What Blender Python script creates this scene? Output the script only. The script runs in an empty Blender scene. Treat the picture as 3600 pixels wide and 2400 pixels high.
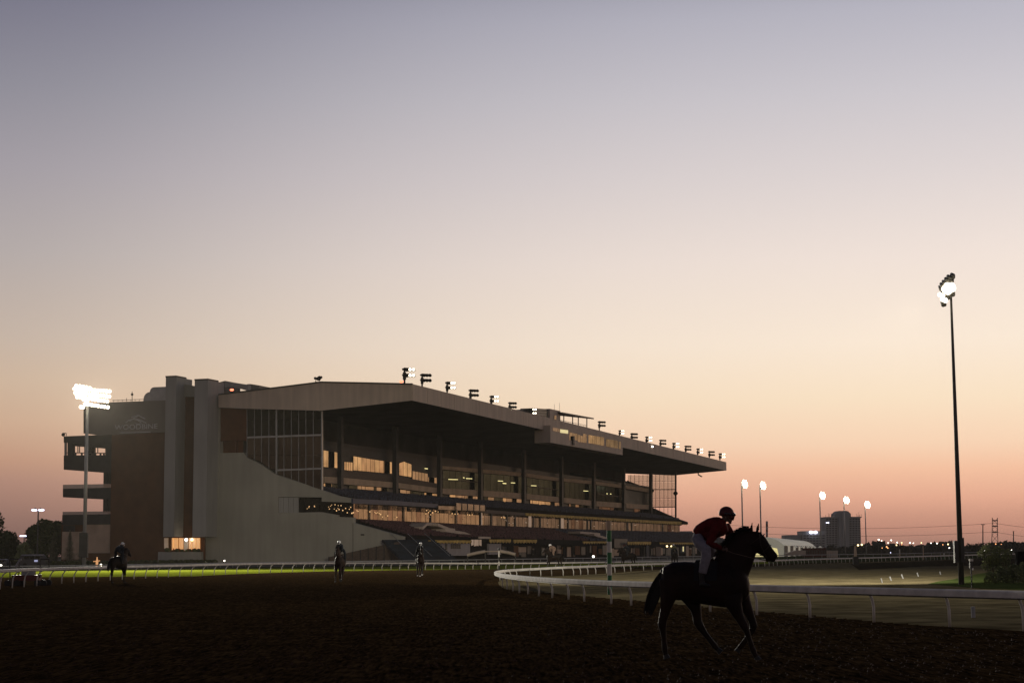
import bpy, bmesh, math, random
from mathutils import Vector, Matrix, noise
random.seed(7)
R = math.radians
scn = bpy.context.scene
COL = scn.collection

# ------------------------------------------------------------------ camera
FPX = 6200.0                      # focal length in photo pixels (photo 3600 wide)
PITCH = math.atan(740 / FPX); ROLL = 0.0065; CH = 1.8
cam_d = bpy.data.cameras.new('camera'); cam = bpy.data.objects.new('camera', cam_d); COL.objects.link(cam)
cam_d.sensor_width = 36; cam_d.lens = 36 * FPX / 3600; cam_d.clip_start = .3; cam_d.clip_end = 9000
CM = Matrix.Translation((0, 0, CH)) @ Matrix.Rotation(R(90) + PITCH, 4, 'X') @ Matrix.Rotation(-ROLL, 4, 'Z')
cam.matrix_world = CM
scn.camera = cam
C0 = Vector((0, 0, CH)); CR = CM.to_3x3()

def ray(px, py):                  # unit-depth world direction of a photo pixel
    d = CR @ Vector(((px - 1800) / FPX, (1200 - py) / FPX, -1.0))
    return d / d.y
def at(px, py, Y): return C0 + ray(px, py) * Y
def G(px, py, z=0.0):             # point of the ground seen at a pixel
    d = ray(px, py); return C0 + d * ((z - CH) / d.z)
def gx(px, Y, z=0.0):             # ground point under a pixel column at depth Y
    p = at(px, 1940, Y); return Vector((p.x, Y, z))
def hz(px):
    return 1940 - ROLL * (px - 1800)

# ------------------------------------------------------------------ world sky, exposure
def lin(c):
    return tuple(((v / 255) / 12.92 if v / 255 <= .04045 else ((v / 255 + .055) / 1.055) ** 2.4) for v in c) + (1,)
W = bpy.data.worlds.new('World'); scn.world = W; W.use_nodes = True
nt = W.node_tree; nt.nodes.clear()
def N(t, **k):
    n = nt.nodes.new(t)
    for a, b in k.items(): setattr(n, a, b)
    return n
L = nt.links.new
tc = N('ShaderNodeTexCoord'); nrm = N('ShaderNodeVectorMath', operation='NORMALIZE'); L(tc.outputs['Generated'], nrm.inputs[0])
sep = N('ShaderNodeSeparateXYZ'); L(nrm.outputs[0], sep.inputs[0])
def ramp(src, stops):
    r = N('ShaderNodeValToRGB'); e = r.color_ramp.elements
    while len(e) > 1: e.remove(e[0])
    e[0].position = stops[0][0]; e[0].color = stops[0][1]
    for p, c in stops[1:]:
        k = e.new(p); k.color = c
    r.color_ramp.interpolation = 'LINEAR'
    L(src, r.inputs[0]); return r
def pos(y, x):                    # photo row -> elevation coordinate (sin of elevation, 0..0.6 mapped to 0.05..)
    el = math.atan((hz(x) - y) / FPX * .985); return .04 + math.sin(el) * 1.5
elv = N('ShaderNodeMath', operation='MULTIPLY_ADD'); L(sep.outputs['Z'], elv.inputs[0]); elv.inputs[1].default_value = 1.5; elv.inputs[2].default_value = .04
def S(x, rows): return [(0.0, lin(rows[0][1]))] + [(pos(y, x), lin(c)) for y, c in rows]
left = S(60, [(1930, (120, 91, 86)), (1850, (140, 108, 99)), (1700, (171, 132, 117)), (1620, (190, 147, 123)), (1500, (202, 167, 141)),
              (1350, (203, 177, 154)), (1200, (194, 176, 162)), (900, (176, 167, 165)), (600, (160, 154, 161)), (300, (140, 138, 149)), (0, (120, 119, 135))])
left += [(.60, lin((66, 72, 98))), (1, lin((44, 50, 74)))]
right = S(3540, [(1925, (170, 127, 112)), (1850, (209, 151, 129)), (1750, (240, 179, 150)), (1650, (253, 200, 166)), (1560, (255, 218, 186)),
                 (1400, (255, 231, 201)), (1200, (255, 237, 217)), (900, (245, 230, 220)), (600, (227, 217, 215)), (300, (209, 204, 209)), (0, (189, 187, 198))])
right += [(.60, lin((100, 106, 132))), (1, lin((50, 56, 82)))]
rl = ramp(elv.outputs[0], left); rr = ramp(elv.outputs[0], right)
GLOW = R(40)                      # azimuth of the hidden sun, to the right of the view
dot = N('ShaderNodeVectorMath', operation='DOT_PRODUCT'); L(nrm.outputs[0], dot.inputs[0]); dot.inputs[1].default_value = (math.sin(GLOW), math.cos(GLOW), 0)
f1 = N('ShaderNodeMapRange'); L(dot.outputs['Value'], f1.inputs[0])
f1.inputs[1].default_value = -1; f1.inputs[2].default_value = 1; f1.inputs[3].default_value = 0; f1.inputs[4].default_value = 1
fp = N('ShaderNodeValToRGB'); fe = fp.color_ramp.elements; fp.color_ramp.interpolation = 'B_SPLINE'
fe[0].position = 0; fe[0].color = (0, 0, 0, 1); fe[1].position = 1; fe[1].color = (1, 1, 1, 1)
for p_, v_ in ((.62, 0.0), (.72, .0), (.78, .02), (.83, .42), (.88, .77), (.92, .90), (.96, 1.0)):
    k_ = fe.new(p_); k_.color = (v_, v_, v_, 1)
L(f1.outputs[0], fp.inputs[0])
mx = N('ShaderNodeMix', data_type='RGBA'); L(fp.outputs[0], mx.inputs[0]); L(rl.outputs[0], mx.inputs[6]); L(rr.outputs[0], mx.inputs[7])
f2 = N('ShaderNodeMapRange'); L(dot.outputs['Value'], f2.inputs[0])
f2.inputs[1].default_value = -1; f2.inputs[2].default_value = math.cos(GLOW + R(16)); f2.inputs[3].default_value = .80; f2.inputs[4].default_value = 1
mu = N('ShaderNodeVectorMath', operation='SCALE'); L(mx.outputs[2], mu.inputs[0]); L(f2.outputs[0], mu.inputs['Scale'])
bg = N('ShaderNodeBackground'); L(mu.outputs[0], bg.inputs[0]); bg.inputs[1].default_value = 1.0
wo = N('ShaderNodeOutputWorld'); L(bg.outputs[0], wo.inputs[0])
# the last of the sun: just at the horizon, far right, weak and wide
sd = bpy.data.lights.new('sun', 'SUN'); sd.energy = .12; sd.angle = R(14); sd.color = (1, .62, .35)
so = bpy.data.objects.new('sun', sd); COL.objects.link(so)
so.rotation_euler = Vector((-math.sin(GLOW), -math.cos(GLOW), -math.tan(R(5)))).to_track_quat('-Z', 'Y').to_euler()
scn.view_settings.view_transform = 'Standard'; scn.view_settings.look = 'None'
scn.view_settings.exposure = 0; scn.view_settings.gamma = 1; scn.view_settings.use_curve_mapping = False
scn.cycles.max_bounces = 5; scn.cycles.diffuse_bounces = 2; scn.cycles.glossy_bounces = 3; scn.cycles.transparent_max_bounces = 6
scn.cycles.volume_bounces = 0; scn.cycles.sample_clamp_indirect = 3

# ------------------------------------------------------------------ materials
MT = {}
def mat(name, col, rough=.8, metal=0, spec=.3, var=.25, scale=3.0, bump=0, bscale=None, emit=None, es=0, col2=None, detail=5, alpha=None, streak=0, stretch=None):
    m = bpy.data.materials.new(name); m.use_nodes = True; t = m.node_tree; n = t.nodes; b = n['Principled BSDF']
    b.inputs['Roughness'].default_value = rough; b.inputs['Metallic'].default_value = metal; b.inputs['Specular IOR Level'].default_value = spec
    if var > 0 or col2:
        tx = n.new('ShaderNodeTexCoord'); no = n.new('ShaderNodeTexNoise'); no.inputs['Scale'].default_value = scale; no.inputs['Detail'].default_value = detail
        mp0 = n.new('ShaderNodeMapping'); mp0.inputs['Scale'].default_value = stretch or (1, 1, 1); t.links.new(tx.outputs['Object'], mp0.inputs[0]); t.links.new(mp0.outputs[0], no.inputs['Vector'])
        cr = n.new('ShaderNodeValToRGB'); e = cr.color_ramp.elements
        e[0].position = .32; e[1].position = .68
        c2 = col2 if col2 else tuple(min(1, c * (1 + var)) for c in col)
        e[0].color = tuple(c * (1 - var) for c in col) + (1,); e[1].color = tuple(c2) + (1,)
        t.links.new(no.outputs['Fac'], cr.inputs[0]); t.links.new(cr.outputs[0], b.inputs['Base Color'])
    else: b.inputs['Base Color'].default_value = tuple(col) + (1,)
    if streak:
        tx = n.new('ShaderNodeTexCoord'); mp = n.new('ShaderNodeMapping'); mp.inputs['Scale'].default_value = (1, 1, .07); no = n.new('ShaderNodeTexNoise'); no.inputs['Scale'].default_value = 1.1; no.inputs['Detail'].default_value = 9
        t.links.new(tx.outputs['Object'], mp.inputs[0]); t.links.new(mp.outputs[0], no.inputs['Vector'])
        mr = n.new('ShaderNodeMapRange'); mr.inputs[1].default_value = .35; mr.inputs[2].default_value = .65; mr.inputs[3].default_value = 1 - streak; mr.inputs[4].default_value = 1.06; t.links.new(no.outputs['Fac'], mr.inputs[0])
        vm = n.new('ShaderNodeVectorMath'); vm.operation = 'SCALE'; t.links.new(cr.outputs[0], vm.inputs[0]); t.links.new(mr.outputs[0], vm.inputs['Scale']); t.links.new(vm.outputs[0], b.inputs['Base Color'])
    if bump:
        tx = n.new('ShaderNodeTexCoord'); no = n.new('ShaderNodeTexNoise'); no.inputs['Scale'].default_value = bscale or scale * 4; no.inputs['Detail'].default_value = 6
        t.links.new(tx.outputs['Object'], no.inputs['Vector'])
        bp = n.new('ShaderNodeBump'); bp.inputs['Strength'].default_value = min(1, bump); bp.inputs['Distance'].default_value = .05 * bump
        t.links.new(no.outputs['Fac'], bp.inputs['Height']); t.links.new(bp.outputs[0], b.inputs['Normal'])
    if emit:
        b.inputs['Emission Color'].default_value = tuple(emit) + (1,); b.inputs['Emission Strength'].default_value = es
        m.cycles.emission_sampling = 'NONE'
    MT[name] = m; return m
mat('dirt', (.036, .0215, .0095), 1, spec=0, streak=.4, var=.85, scale=14, stretch=(1, .13, 1), bump=1, bscale=13, detail=12)
mat('clod', (.045, .026, .017), .9, spec=.1, var=.4, scale=2)
mat('infield', (.135, .110, .060), 1, spec=0, streak=.25, var=.4, scale=.6, bump=1, bscale=5, detail=10)
mat('infield_track', (.030, .022, .014), 1, spec=0, var=.4, scale=.5, detail=10)
mat('turf', (.12, .142, .012), 1, spec=0, var=.3, scale=.35, bump=1, bscale=6, detail=10)
mat('lawn', (.03, .04, .015), 1, spec=0, var=.4, scale=.3, detail=8)
mat('asphalt', (.05, .048, .045), .9, spec=.1, var=.2, scale=.5)
mat('concrete', (.34, .33, .265), .9, spec=.1, var=.10, scale=.12, detail=8, bump=.2, bscale=2, streak=.04)
mat('pale_concrete', (.33, .325, .29), .9, spec=.1, var=.10, scale=.12, detail=8, streak=.04)
mat('brick', (.12, .050, .020), .9, spec=.1, var=.18, scale=.5, detail=8)
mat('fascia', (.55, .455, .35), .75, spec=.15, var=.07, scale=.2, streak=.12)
mat('dark_metal', (.035, .035, .035), .6, spec=.2, var=.2, scale=1)
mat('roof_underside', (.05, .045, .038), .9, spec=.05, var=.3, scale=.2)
mat('tan_parapet', (.48, .36, .25), .8, spec=.15, var=.15, scale=.5)
mat('white_paint', (.58, .55, .49), .85, spec=.08, var=.16, scale=2.5, detail=8)
mat('grey_paint', (.33, .33, .32), .85, spec=.08, var=.12, scale=1)
mat('steel', (.38, .38, .36), .45, metal=.3, var=.12, scale=.8)
mat('dark_steel', (.06, .058, .05), .6, var=.2, scale=1)
mat('blue_fascia', (.03, .04, .085), .6, var=.2, scale=.5)
mat('blue_seat', (.018, .023, .044), .8, spec=.05, var=.7, scale=1.6, col2=(.06, .07, .11))
mat('red_seat', (.030, .012, .016), .8, spec=.05, var=.7, scale=2.2, col2=(.14, .062, .068))
mat('navy_stair', (.016, .024, .036), .8, var=.4, scale=.4)
mat('awning', (.50, .34, .07), .8, var=.4, scale=1.2)
mat('kiosk_white', (.30, .28, .27), .8, var=.1, scale=1)
mat('kiosk_dark', (.007, .007, .009), .9, spec=.03, var=.5, scale=.4)
mat('brown_rail', (.11, .08, .06), .8, var=.2)
mat('louver_green', (.045, .06, .05), .5, var=.3)
mat('green_paint', (.02, .14, .05), .45, var=.12)
mat('black', (.012, .012, .012), .6, var=0)
mat('rubber', (.02, .02, .02), .8, var=0)
mat('maroon', (.09, .015, .012), .5, var=.2)
mat('leaf', (.035, .050, .016), .8, spec=.1, var=.5, scale=1.2, col2=(.09, .11, .03))
mat('leaf_pale', (.14, .17, .07), .8, spec=.15, var=.4, scale=1.5, col2=(.22, .24, .10))
mat('grass', (.045, .060, .018), 1, spec=0, var=.4, scale=1.5, detail=10)
mat('spruce', (.24, .22, .13), .85, var=.4, scale=1.5)  # needles paled: warm light of a lamp at the foot put into the colour
mat('bark', (.05, .04, .03), .9, var=.3)
mat('far_leaf', (.04, .045, .03), .9, spec=.05, var=.3, scale=.05)
mat('tower_wall', (.40, .41, .38), .85, var=.12, scale=.06)
mat('tower_glass', (.06, .065, .07), .3, spec=.5, var=.1, scale=.1)
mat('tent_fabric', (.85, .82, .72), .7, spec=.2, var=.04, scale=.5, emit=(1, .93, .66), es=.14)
mat('tent_dark', (.12, .11, .08), .8, var=.2)
mat('vehicle_dark', (.035, .04, .05), .3, spec=.5, var=.15)
mat('vehicle_roof', (.35, .33, .33), .4, var=.1)
mat('sign_letters', (.60, .60, .58), .6, var=0)
mat('sign_panel', (.22, .20, .16), .8, spec=.15, var=.08, scale=.2)
def emis(name, c, s): return mat(name, (.8, .8, .8), .5, var=0, emit=c, es=s)
emis('lamp_white', (1, .88, .66), 5); emis('lamp_soft', (1, .93, .8), 5); emis('lamp_warm', (1, .75, .35), 3.5)
emis('lamp_red', (1, .18, .08), 3); emis('lamp_orange', (1, .40, .14), 2.2); emis('lamp_blue', (.75, .75, 1), 3)
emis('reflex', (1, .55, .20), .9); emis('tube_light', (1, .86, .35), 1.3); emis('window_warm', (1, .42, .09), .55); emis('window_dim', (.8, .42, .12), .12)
emis('window_yellow', (1, .85, .35), .6); emis('small_sign', (.5, .55, .9), .5)
# glazing: a dark pane that mirrors the sunset, slightly uneven pane by pane
def glass_mat(name, tint, rough):
    m = bpy.data.materials.new(name); m.use_nodes = True; t = m.node_tree; t.nodes.clear()
    o = t.nodes.new('ShaderNodeOutputMaterial'); gl = t.nodes.new('ShaderNodeBsdfGlossy'); gl.inputs['Roughness'].default_value = rough
    tx = t.nodes.new('ShaderNodeTexCoord'); no = t.nodes.new('ShaderNodeTexNoise'); no.inputs['Scale'].default_value = .35; no.inputs['Detail'].default_value = 5; t.links.new(tx.outputs['Object'], no.inputs['Vector'])
    cr = t.nodes.new('ShaderNodeValToRGB'); cr.color_ramp.elements[0].position = .35; cr.color_ramp.elements[1].position = .65
    cr.color_ramp.elements[0].color = tuple(c * .72 for c in tint) + (1,); cr.color_ramp.elements[1].color = tuple(c * 1.2 for c in tint) + (1,)
    t.links.new(no.outputs['Fac'], cr.inputs[0]); t.links.new(cr.outputs[0], gl.inputs[0]); t.links.new(gl.outputs[0], o.inputs[0]); MT[name] = m
glass_mat('pane_bright', (.155, .132, .092), .06); glass_mat('pane_mid', (.095, .082, .064), .08)
glass_mat('pane_low', (.08, .062, .05), .10); glass_mat('pane_tan2', (.095, .085, .072), .3); glass_mat('pane_bright2', (.13, .105, .075), .08); glass_mat('pane_end', (.036, .034, .028), .12); glass_mat('pane_dark', (.011, .013, .011), .10); glass_mat('pane_tan', (.125, .11, .095), .3)
def clear_glass(name, tint, a):
    m = bpy.data.materials.new(name); m.use_nodes = True; t = m.node_tree; t.nodes.clear()
    o = t.nodes.new('ShaderNodeOutputMaterial'); mixn = t.nodes.new('ShaderNodeMixShader'); tr = t.nodes.new('ShaderNodeBsdfTransparent'); gl = t.nodes.new('ShaderNodeBsdfGlossy')
    tr.inputs[0].default_value = tint + (1,); gl.inputs['Roughness'].default_value = .1; gl.inputs[0].default_value = (.6, .6, .6, 1); mixn.inputs[0].default_value = a
    t.links.new(tr.outputs[0], mixn.inputs[1]); t.links.new(gl.outputs[0], mixn.inputs[2]); t.links.new(mixn.outputs[0], o.inputs[0]); MT[name] = m
clear_glass('clear_glass', (.80, .80, .78), .10); clear_glass('glass_rail', (.35, .42, .46), .25)
def horse_mat(name, c, c2):
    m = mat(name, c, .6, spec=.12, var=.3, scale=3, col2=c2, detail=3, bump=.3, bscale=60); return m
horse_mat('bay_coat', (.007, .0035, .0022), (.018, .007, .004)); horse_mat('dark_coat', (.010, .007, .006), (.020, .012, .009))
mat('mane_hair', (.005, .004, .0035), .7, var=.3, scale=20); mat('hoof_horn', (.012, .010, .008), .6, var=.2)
mat('white_sock', (.6, .56, .5), .8, var=.1); mat('leather', (.025, .014, .008), .5, var=.2); mat('saddle_pad', (.008, .008, .010), .9, var=.2)
mat('rein', (.10, .07, .05), .6, var=.1); mat('skin', (.10, .06, .045), .6, var=.05)
mat('red_jacket', (.085, .007, .008), .85, spec=.1, var=.35, scale=12, bump=.4, bscale=25); mat('helmet_red', (.06, .008, .008), .6, var=.35, scale=25)
mat('jeans', (.19, .18, .195), .9, spec=.1, var=.15, scale=14, bump=.4, bscale=30); mat('boot_black', (.012, .012, .012), .5, var=0)
mat('goggle', (.02, .02, .02), .15, spec=.8, var=0); mat('helmet_white', (.75, .75, .72), .4, var=0); mat('jacket_dark', (.02, .025, .03), .9, var=.3, scale=9)
mat('jacket_tan', (.22, .15, .11), .9, var=.3, scale=9); mat('jacket_yellow', (.16, .16, .06), .9, var=.3, scale=9)

# ------------------------------------------------------------------ object helpers
WM = {}
def tag(o, label=None, cat=None, group=None, kind=None):
    if label: o['label'] = label
    if cat: o['category'] = cat
    if group: o['group'] = group
    if kind: o['kind'] = kind
    return o
def thing(name, loc, label, cat, rz=0, group=None, scale=1):
    o = bpy.data.objects.new(name, None); COL.objects.link(o); o.empty_display_size = .3
    o.location = loc; o.rotation_euler = (0, 0, rz); o.scale = (scale,) * 3
    WM[o.name] = Matrix.Translation(loc) @ Matrix.Rotation(rz, 4, 'Z') @ Matrix.Scale(scale, 4)
    return tag(o, label, cat, group)
class MB:
    def __init__(s): s.v = []; s.f = []; s.mi = []
    def quad(s, *p, m=0):
        i = len(s.v); s.v += [Vector(q) for q in p]; s.f.append(tuple(range(i, i + len(p)))); s.mi.append(m)
    def hexa(s, P, m=0):           # 8 points: bottom ring 0-3, top ring 4-7
        i = len(s.v); s.v += [Vector(q) for q in P]
        for f in ((3, 2, 1, 0), (4, 5, 6, 7), (0, 1, 5, 4), (1, 2, 6, 5), (2, 3, 7, 6), (3, 0, 4, 7)): s.f.append(tuple(i + k for k in f)); s.mi.append(m)
    def box(s, c, d, rz=0, m=0):
        c = Vector(c); x, y, z = d[0] / 2, d[1] / 2, d[2] / 2; M = Matrix.Rotation(rz, 3, 'Z')
        P = [c + M @ Vector(q) for q in ((-x, -y, -z), (x, -y, -z), (x, y, -z), (-x, y, -z), (-x, -y, z), (x, -y, z), (x, y, z), (-x, y, z))]
        s.hexa(P, m)
    def tube(s, pts, r, n=6, m=0, caps=True):
        pts = [Vector(p) for p in pts]; rs = r if isinstance(r, (list, tuple)) else [r] * len(pts); i0 = len(s.v); prev = None
        for k, p in enumerate(pts):
            t = (pts[min(k + 1, len(pts) - 1)] - pts[max(k - 1, 0)]).normalized()
            if prev is None:
                a = Vector((0, 0, 1)) if abs(t.z) < .9 else Vector((1, 0, 0)); u = t.cross(a).normalized()
            else: u = (prev - t * prev.dot(t)).normalized()
            prev = u; w = t.cross(u)
            for q in range(n):
                an = 2 * math.pi * q / n + math.pi / n; s.v.append(p + (u * math.cos(an) + w * math.sin(an)) * rs[k])
        for k in range(len(pts) - 1):
            for q in range(n):
                a = i0 + k * n + q; b = i0 + k * n + (q + 1) % n; s.f.append((a, b, b + n, a + n)); s.mi.append(m)
        if caps:
            s.f.append(tuple(i0 + q for q in range(n))[::-1]); s.mi.append(m)
            s.f.append(tuple(i0 + (len(pts) - 1) * n + q for q in range(n))); s.mi.append(m)
    def prism(s, poly, off, m=0):  # polygon (world points) extruded by vector off
        a = [Vector(p) for p in poly]; b = [p + Vector(off) for p in a]; i = len(s.v); n = len(a); s.v += a + b
        s.f.append(tuple(range(i, i + n))); s.f.append(tuple(range(i + n, i + 2 * n))[::-1]); s.mi += [m, m]
        for k in range(n):
            j = (k + 1) % n; s.f.append((i + k, i + n + k, i + n + j, i + j)); s.mi.append(m)
    def ball(s, c, r, n=8, k=5, m=0, sq=(1, 1, 1)):
        c = Vector(c); i0 = len(s.v)
        for a in range(1, k):
            th = math.pi * a / k
            for b in range(n):
                ph = 2 * math.pi * b / n
                s.v.append(c + Vector((math.sin(th) * math.cos(ph) * sq[0], math.sin(th) * math.sin(ph) * sq[1], math.cos(th) * sq[2])) * r)
        t = len(s.v); s.v += [c + Vector((0, 0, r * sq[2])), c - Vector((0, 0, r * sq[2]))]
        for a in range(k - 2):
            for b in range(n):
                p = i0 + a * n + b; q = i0 + a * n + (b + 1) % n; s.f.append((p, p + n, q + n, q)); s.mi.append(m)
        for b in range(n):
            s.f.append((t, i0 + b, i0 + (b + 1) % n)); l = i0 + (k - 2) * n; s.f.append((t + 1, l + (b + 1) % n, l + b)); s.mi += [m, m]
    def mesh(s, name, mats, inv=None, smooth=False):
        me = bpy.data.meshes.new(name); vs = [tuple(inv @ v) for v in s.v] if inv is not None else [tuple(v) for v in s.v]
        me.from_pydata(vs, [], s.f)
        for mm in (mats if isinstance(mats, (list, tuple)) else [mats]): me.materials.append(MT[mm])
        me.polygons.foreach_set('material_index', s.mi)
        bm = bmesh.new(); bm.from_mesh(me); bmesh.ops.recalc_face_normals(bm, faces=bm.faces); bm.to_mesh(me); bm.free()
        if smooth: me.polygons.foreach_set('use_smooth', [True] * len(me.polygons))
        me.update(); return me
    def build(s, name, mats, parent=None, world=True, smooth=False):
        inv = None
        if parent is not None and world:
            inv = chain(parent).inverted()
        o = bpy.data.objects.new(name, s.mesh(name, mats, inv, smooth)); COL.objects.link(o)
        if parent is not None: o.parent = parent; WM[o.name] = WM[parent.name]
        else: WM[o.name] = Matrix.Identity(4)
        return o
def chain(p): return WM[p.name]
def put(name, me, parent, loc=(0, 0, 0), rot=(0, 0, 0)):
    o = bpy.data.objects.new(name, me); COL.objects.link(o); o.parent = parent; o.location = loc; o.rotation_euler = rot; WM[o.name] = WM[parent.name]; return o
KIDS = {}
def copy_tree(o, parent=None):
    c = o.copy(); COL.objects.link(c)
    if parent is not None: c.parent = parent
    for ch in [x for x in COL.objects if x.parent == o]: copy_tree(ch, c)
    return c
def triang(me):
    bm = bmesh.new(); bm.from_mesh(me); bmesh.ops.triangulate(bm, faces=bm.faces); bm.to_mesh(me); bm.free()

# ------------------------------------------------------------------ ground
def sheet(name, pts, z, m, kind='structure'):
    b = MB(); b.quad(*[(p[0], p[1], z) for p in pts], m=0); o = b.build(name, m); triang(o.data)
    for p in o.data.polygons:
        if p.normal.z < 0: p.flip()
    tag(o, kind=kind); return o
sheet('ground', [(-1400, -120), (1400, -120), (1400, 2400), (-1400, 2400)], 0, 'lawn')

# outer rail of the dirt track: (px, base row, top row)
RA = [(-260, 2092, 2014), (0, 2071, 1999), (180, 2055, 1993), (370, 2041, 1988), (626, 2027.5, 1983), (860, 2016, 1978), (1086, 2009, 1976), (1350, 2004, 1975.5), (1619, 2001, 1976.5),
      (1850, 1998, 1976), (2100, 1994, 1973), (2300, 1990, 1970.5), (2500, 1986, 1967.5), (2700, 1981, 1964)]
# inner rail, near side from the right edge to the tip of the bend, then back along the far side
RB = [(4000, 2248, 2082), (3600, 2218, 2074.5), (3339, 2203, 2069), (3073, 2189, 2063), (2848, 2176, 2058), (2661, 2165, 2053), (2497, 2152, 2049), (2330, 2140, 2044),
      (2149, 2124, 2039), (1999, 2110, 2032.5), (1895, 2096, 2026), (1826, 2084, 2020), (1787, 2073, 2016), (1764, 2062, 2012), (1752, 2050, 2008.5), (1757, 2040, 2005),
      (1785, 2032, 2001), (1830, 2026, 1998), (1901, 2024.7, 1994), (1980, 2023.5, 1990), (2067, 2018.8, 1987), (2162, 2013, 1983), (2263, 2005, 1979.5), (2450, 1998, 1974),
      (2656, 1991.5, 1968.5), (2800, 1983, 1964), (2915, 1978.5, 1961), (3100, 1973, 1956.5), (3230, 1969.5, 1953), (3440, 1962, 1947.5), (3700, 1955, 1941)]
def G3(t): return G(t[0], t[1])
def rail_points(T):
    out = []
    for px, b, tp in T:
        g = G(px, b); h = at(px, tp, g.y).z; out.append((g.x, g.y, h, px))
    return out
PA = rail_points(RA); PB = rail_points(RB)
def catmull(P, step):
    Q = []
    for i in range(len(P) - 1):
        p0, p1, p2, p3 = [Vector(P[max(0, min(len(P) - 1, k))]) for k in (i - 1, i, i + 1, i + 2)]
        n = max(2, int((p2 - p1).xy.length / step) if hasattr((p2 - p1), 'xy') else 4)
        for k in range(n):
            t = k / n
            Q.append(.5 * ((2 * p1) + (p2 - p0) * t + (2 * p0 - 5 * p1 + 4 * p2 - p3) * t * t + (3 * p1 - p0 - 3 * p2 + p3) * t ** 3))
    Q.append(Vector(P[-1])); return Q
CA = catmull([Vector(p) for p in PA], 2.0); CB = catmull([Vector(p) for p in PB], 1.0)
trackpoly = [(-45, -25)] + [(v.x, v.y) for v in CA] + [(CA[-1].x + 130, 480)] + [(v.x, v.y) for v in reversed(CB)] + [(45, 30), (45, -25)]
sheet('dirt_track', trackpoly, .008, 'dirt')
infield = [(v.x, v.y) for v in CB] + [(140, 900), (200, 40)]
sheet('infield_ground', infield, .004, 'infield')
sheet('infield_path', [tuple(G(*q).xy) for q in ((3020, 2003), (3250, 1990), (3600, 1985), (3900, 1990), (3900, 1960), (3440, 1963), (3250, 1971), (2990, 1980))], .012, 'infield_track')
sheet('grass_patch', [tuple(G(*q).xy) for q in ((3262, 2052), (3330, 2058), (3450, 2068), (3620, 2075), (3900, 2090), (3900, 2010), (3560, 2004), (3440, 2016), (3360, 2034), (3300, 2043))], .016, 'grass')
# turf course behind the dirt, and the second rail beyond it
TB = [(-260, 2012), (0, 2009), (370, 2004), (700, 1998), (1000, 1994), (1300, 1991), (1600, 1989), (1900, 1984), (2200, 1978), (2460, 1973), (2700, 1969.5)]
turf = [(v.x, v.y) for v in CA] + [tuple(G(*q).xy) for q in reversed(TB)]
sheet('turf_course', turf, .005, 'turf')
ap = [tuple(G(px, py - 4).xy) for px, py in TB] + [(120, 1200), (-150, 1200), (-260, 300)]
sheet('apron_pavement', ap, .006, 'asphalt')
# harrowed near dirt: a real relief of shallow ridges and hoof-churned dips
hb_ = MB(); nx, ny = 230, 150; idx = {}
def inside(x, y):
    px = 1800 + x / y * FPX
    if px < 1700: return True
    lim = 2058 + (px - 1700) * .0843 if px < 3600 else 2218
    return y < G(px, lim).y * .955
for j_ in range(ny + 1):
    y = 14.5 * (1.0155 ** j_); 
    for i_ in range(nx + 1):
        x = (-.33 + .66 * i_ / nx) * y
        if inside(x, y):
            u = x * .93 + y * .12
            z = .014 + .007 * math.sin(u * 9 + 2.2 * noise.noise(Vector((x * .5, y * .12, 0)))) + .020 * noise.noise(Vector((x * 2.2, y * 1.1, 3))) + .010 * noise.noise(Vector((x * 7, y * 3.2, 9)))
            idx[i_, j_] = len(hb_.v); hb_.v.append(Vector((x, y, max(.010, z + .012))))
for j_ in range(ny):
    for i_ in range(nx):
        q = [(i_, j_), (i_ + 1, j_), (i_ + 1, j_ + 1), (i_, j_ + 1)]
        if all(k in idx for k in q): hb_.f.append(tuple(idx[k] for k in q)); hb_.mi.append(0)
tag(hb_.build('harrowed_dirt', 'dirt', smooth=True), kind='structure')
# loose clods thrown up on the near dirt
b = MB()
for _ in range(9000):
    Y = 13 + 40 * random.random() ** 1.5; x = random.uniform(-.31, .31) * Y; r = random.uniform(.008, .03) * (1 if random.random() < .9 else 1.5)
    px = 1800 + x / Y * FPX
    g = G(max(1740, px), 2060 + (max(px, 1740) - 1740) * .085)
    if px > 1740 and Y > g.y * .94: continue
    c = Vector((x, Y, .026 + r * .3)); i = len(b.v)
    for q in ((1, 0, 0), (-.4, .8, 0), (-.5, -.8, 0), (0, 0, .9)): b.v.append(c + Vector([k * r * random.uniform(.7, 1.3) for k in q]))
    b.f += [(i, i + 1, i + 3), (i + 1, i + 2, i + 3), (i + 2, i, i + 3)]; b.mi += [0] * 3
tag(b.build('dirt_clods', 'clod'), 'small loose dirt clods scattered over the dark track surface', 'dirt', kind='stuff')

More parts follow.
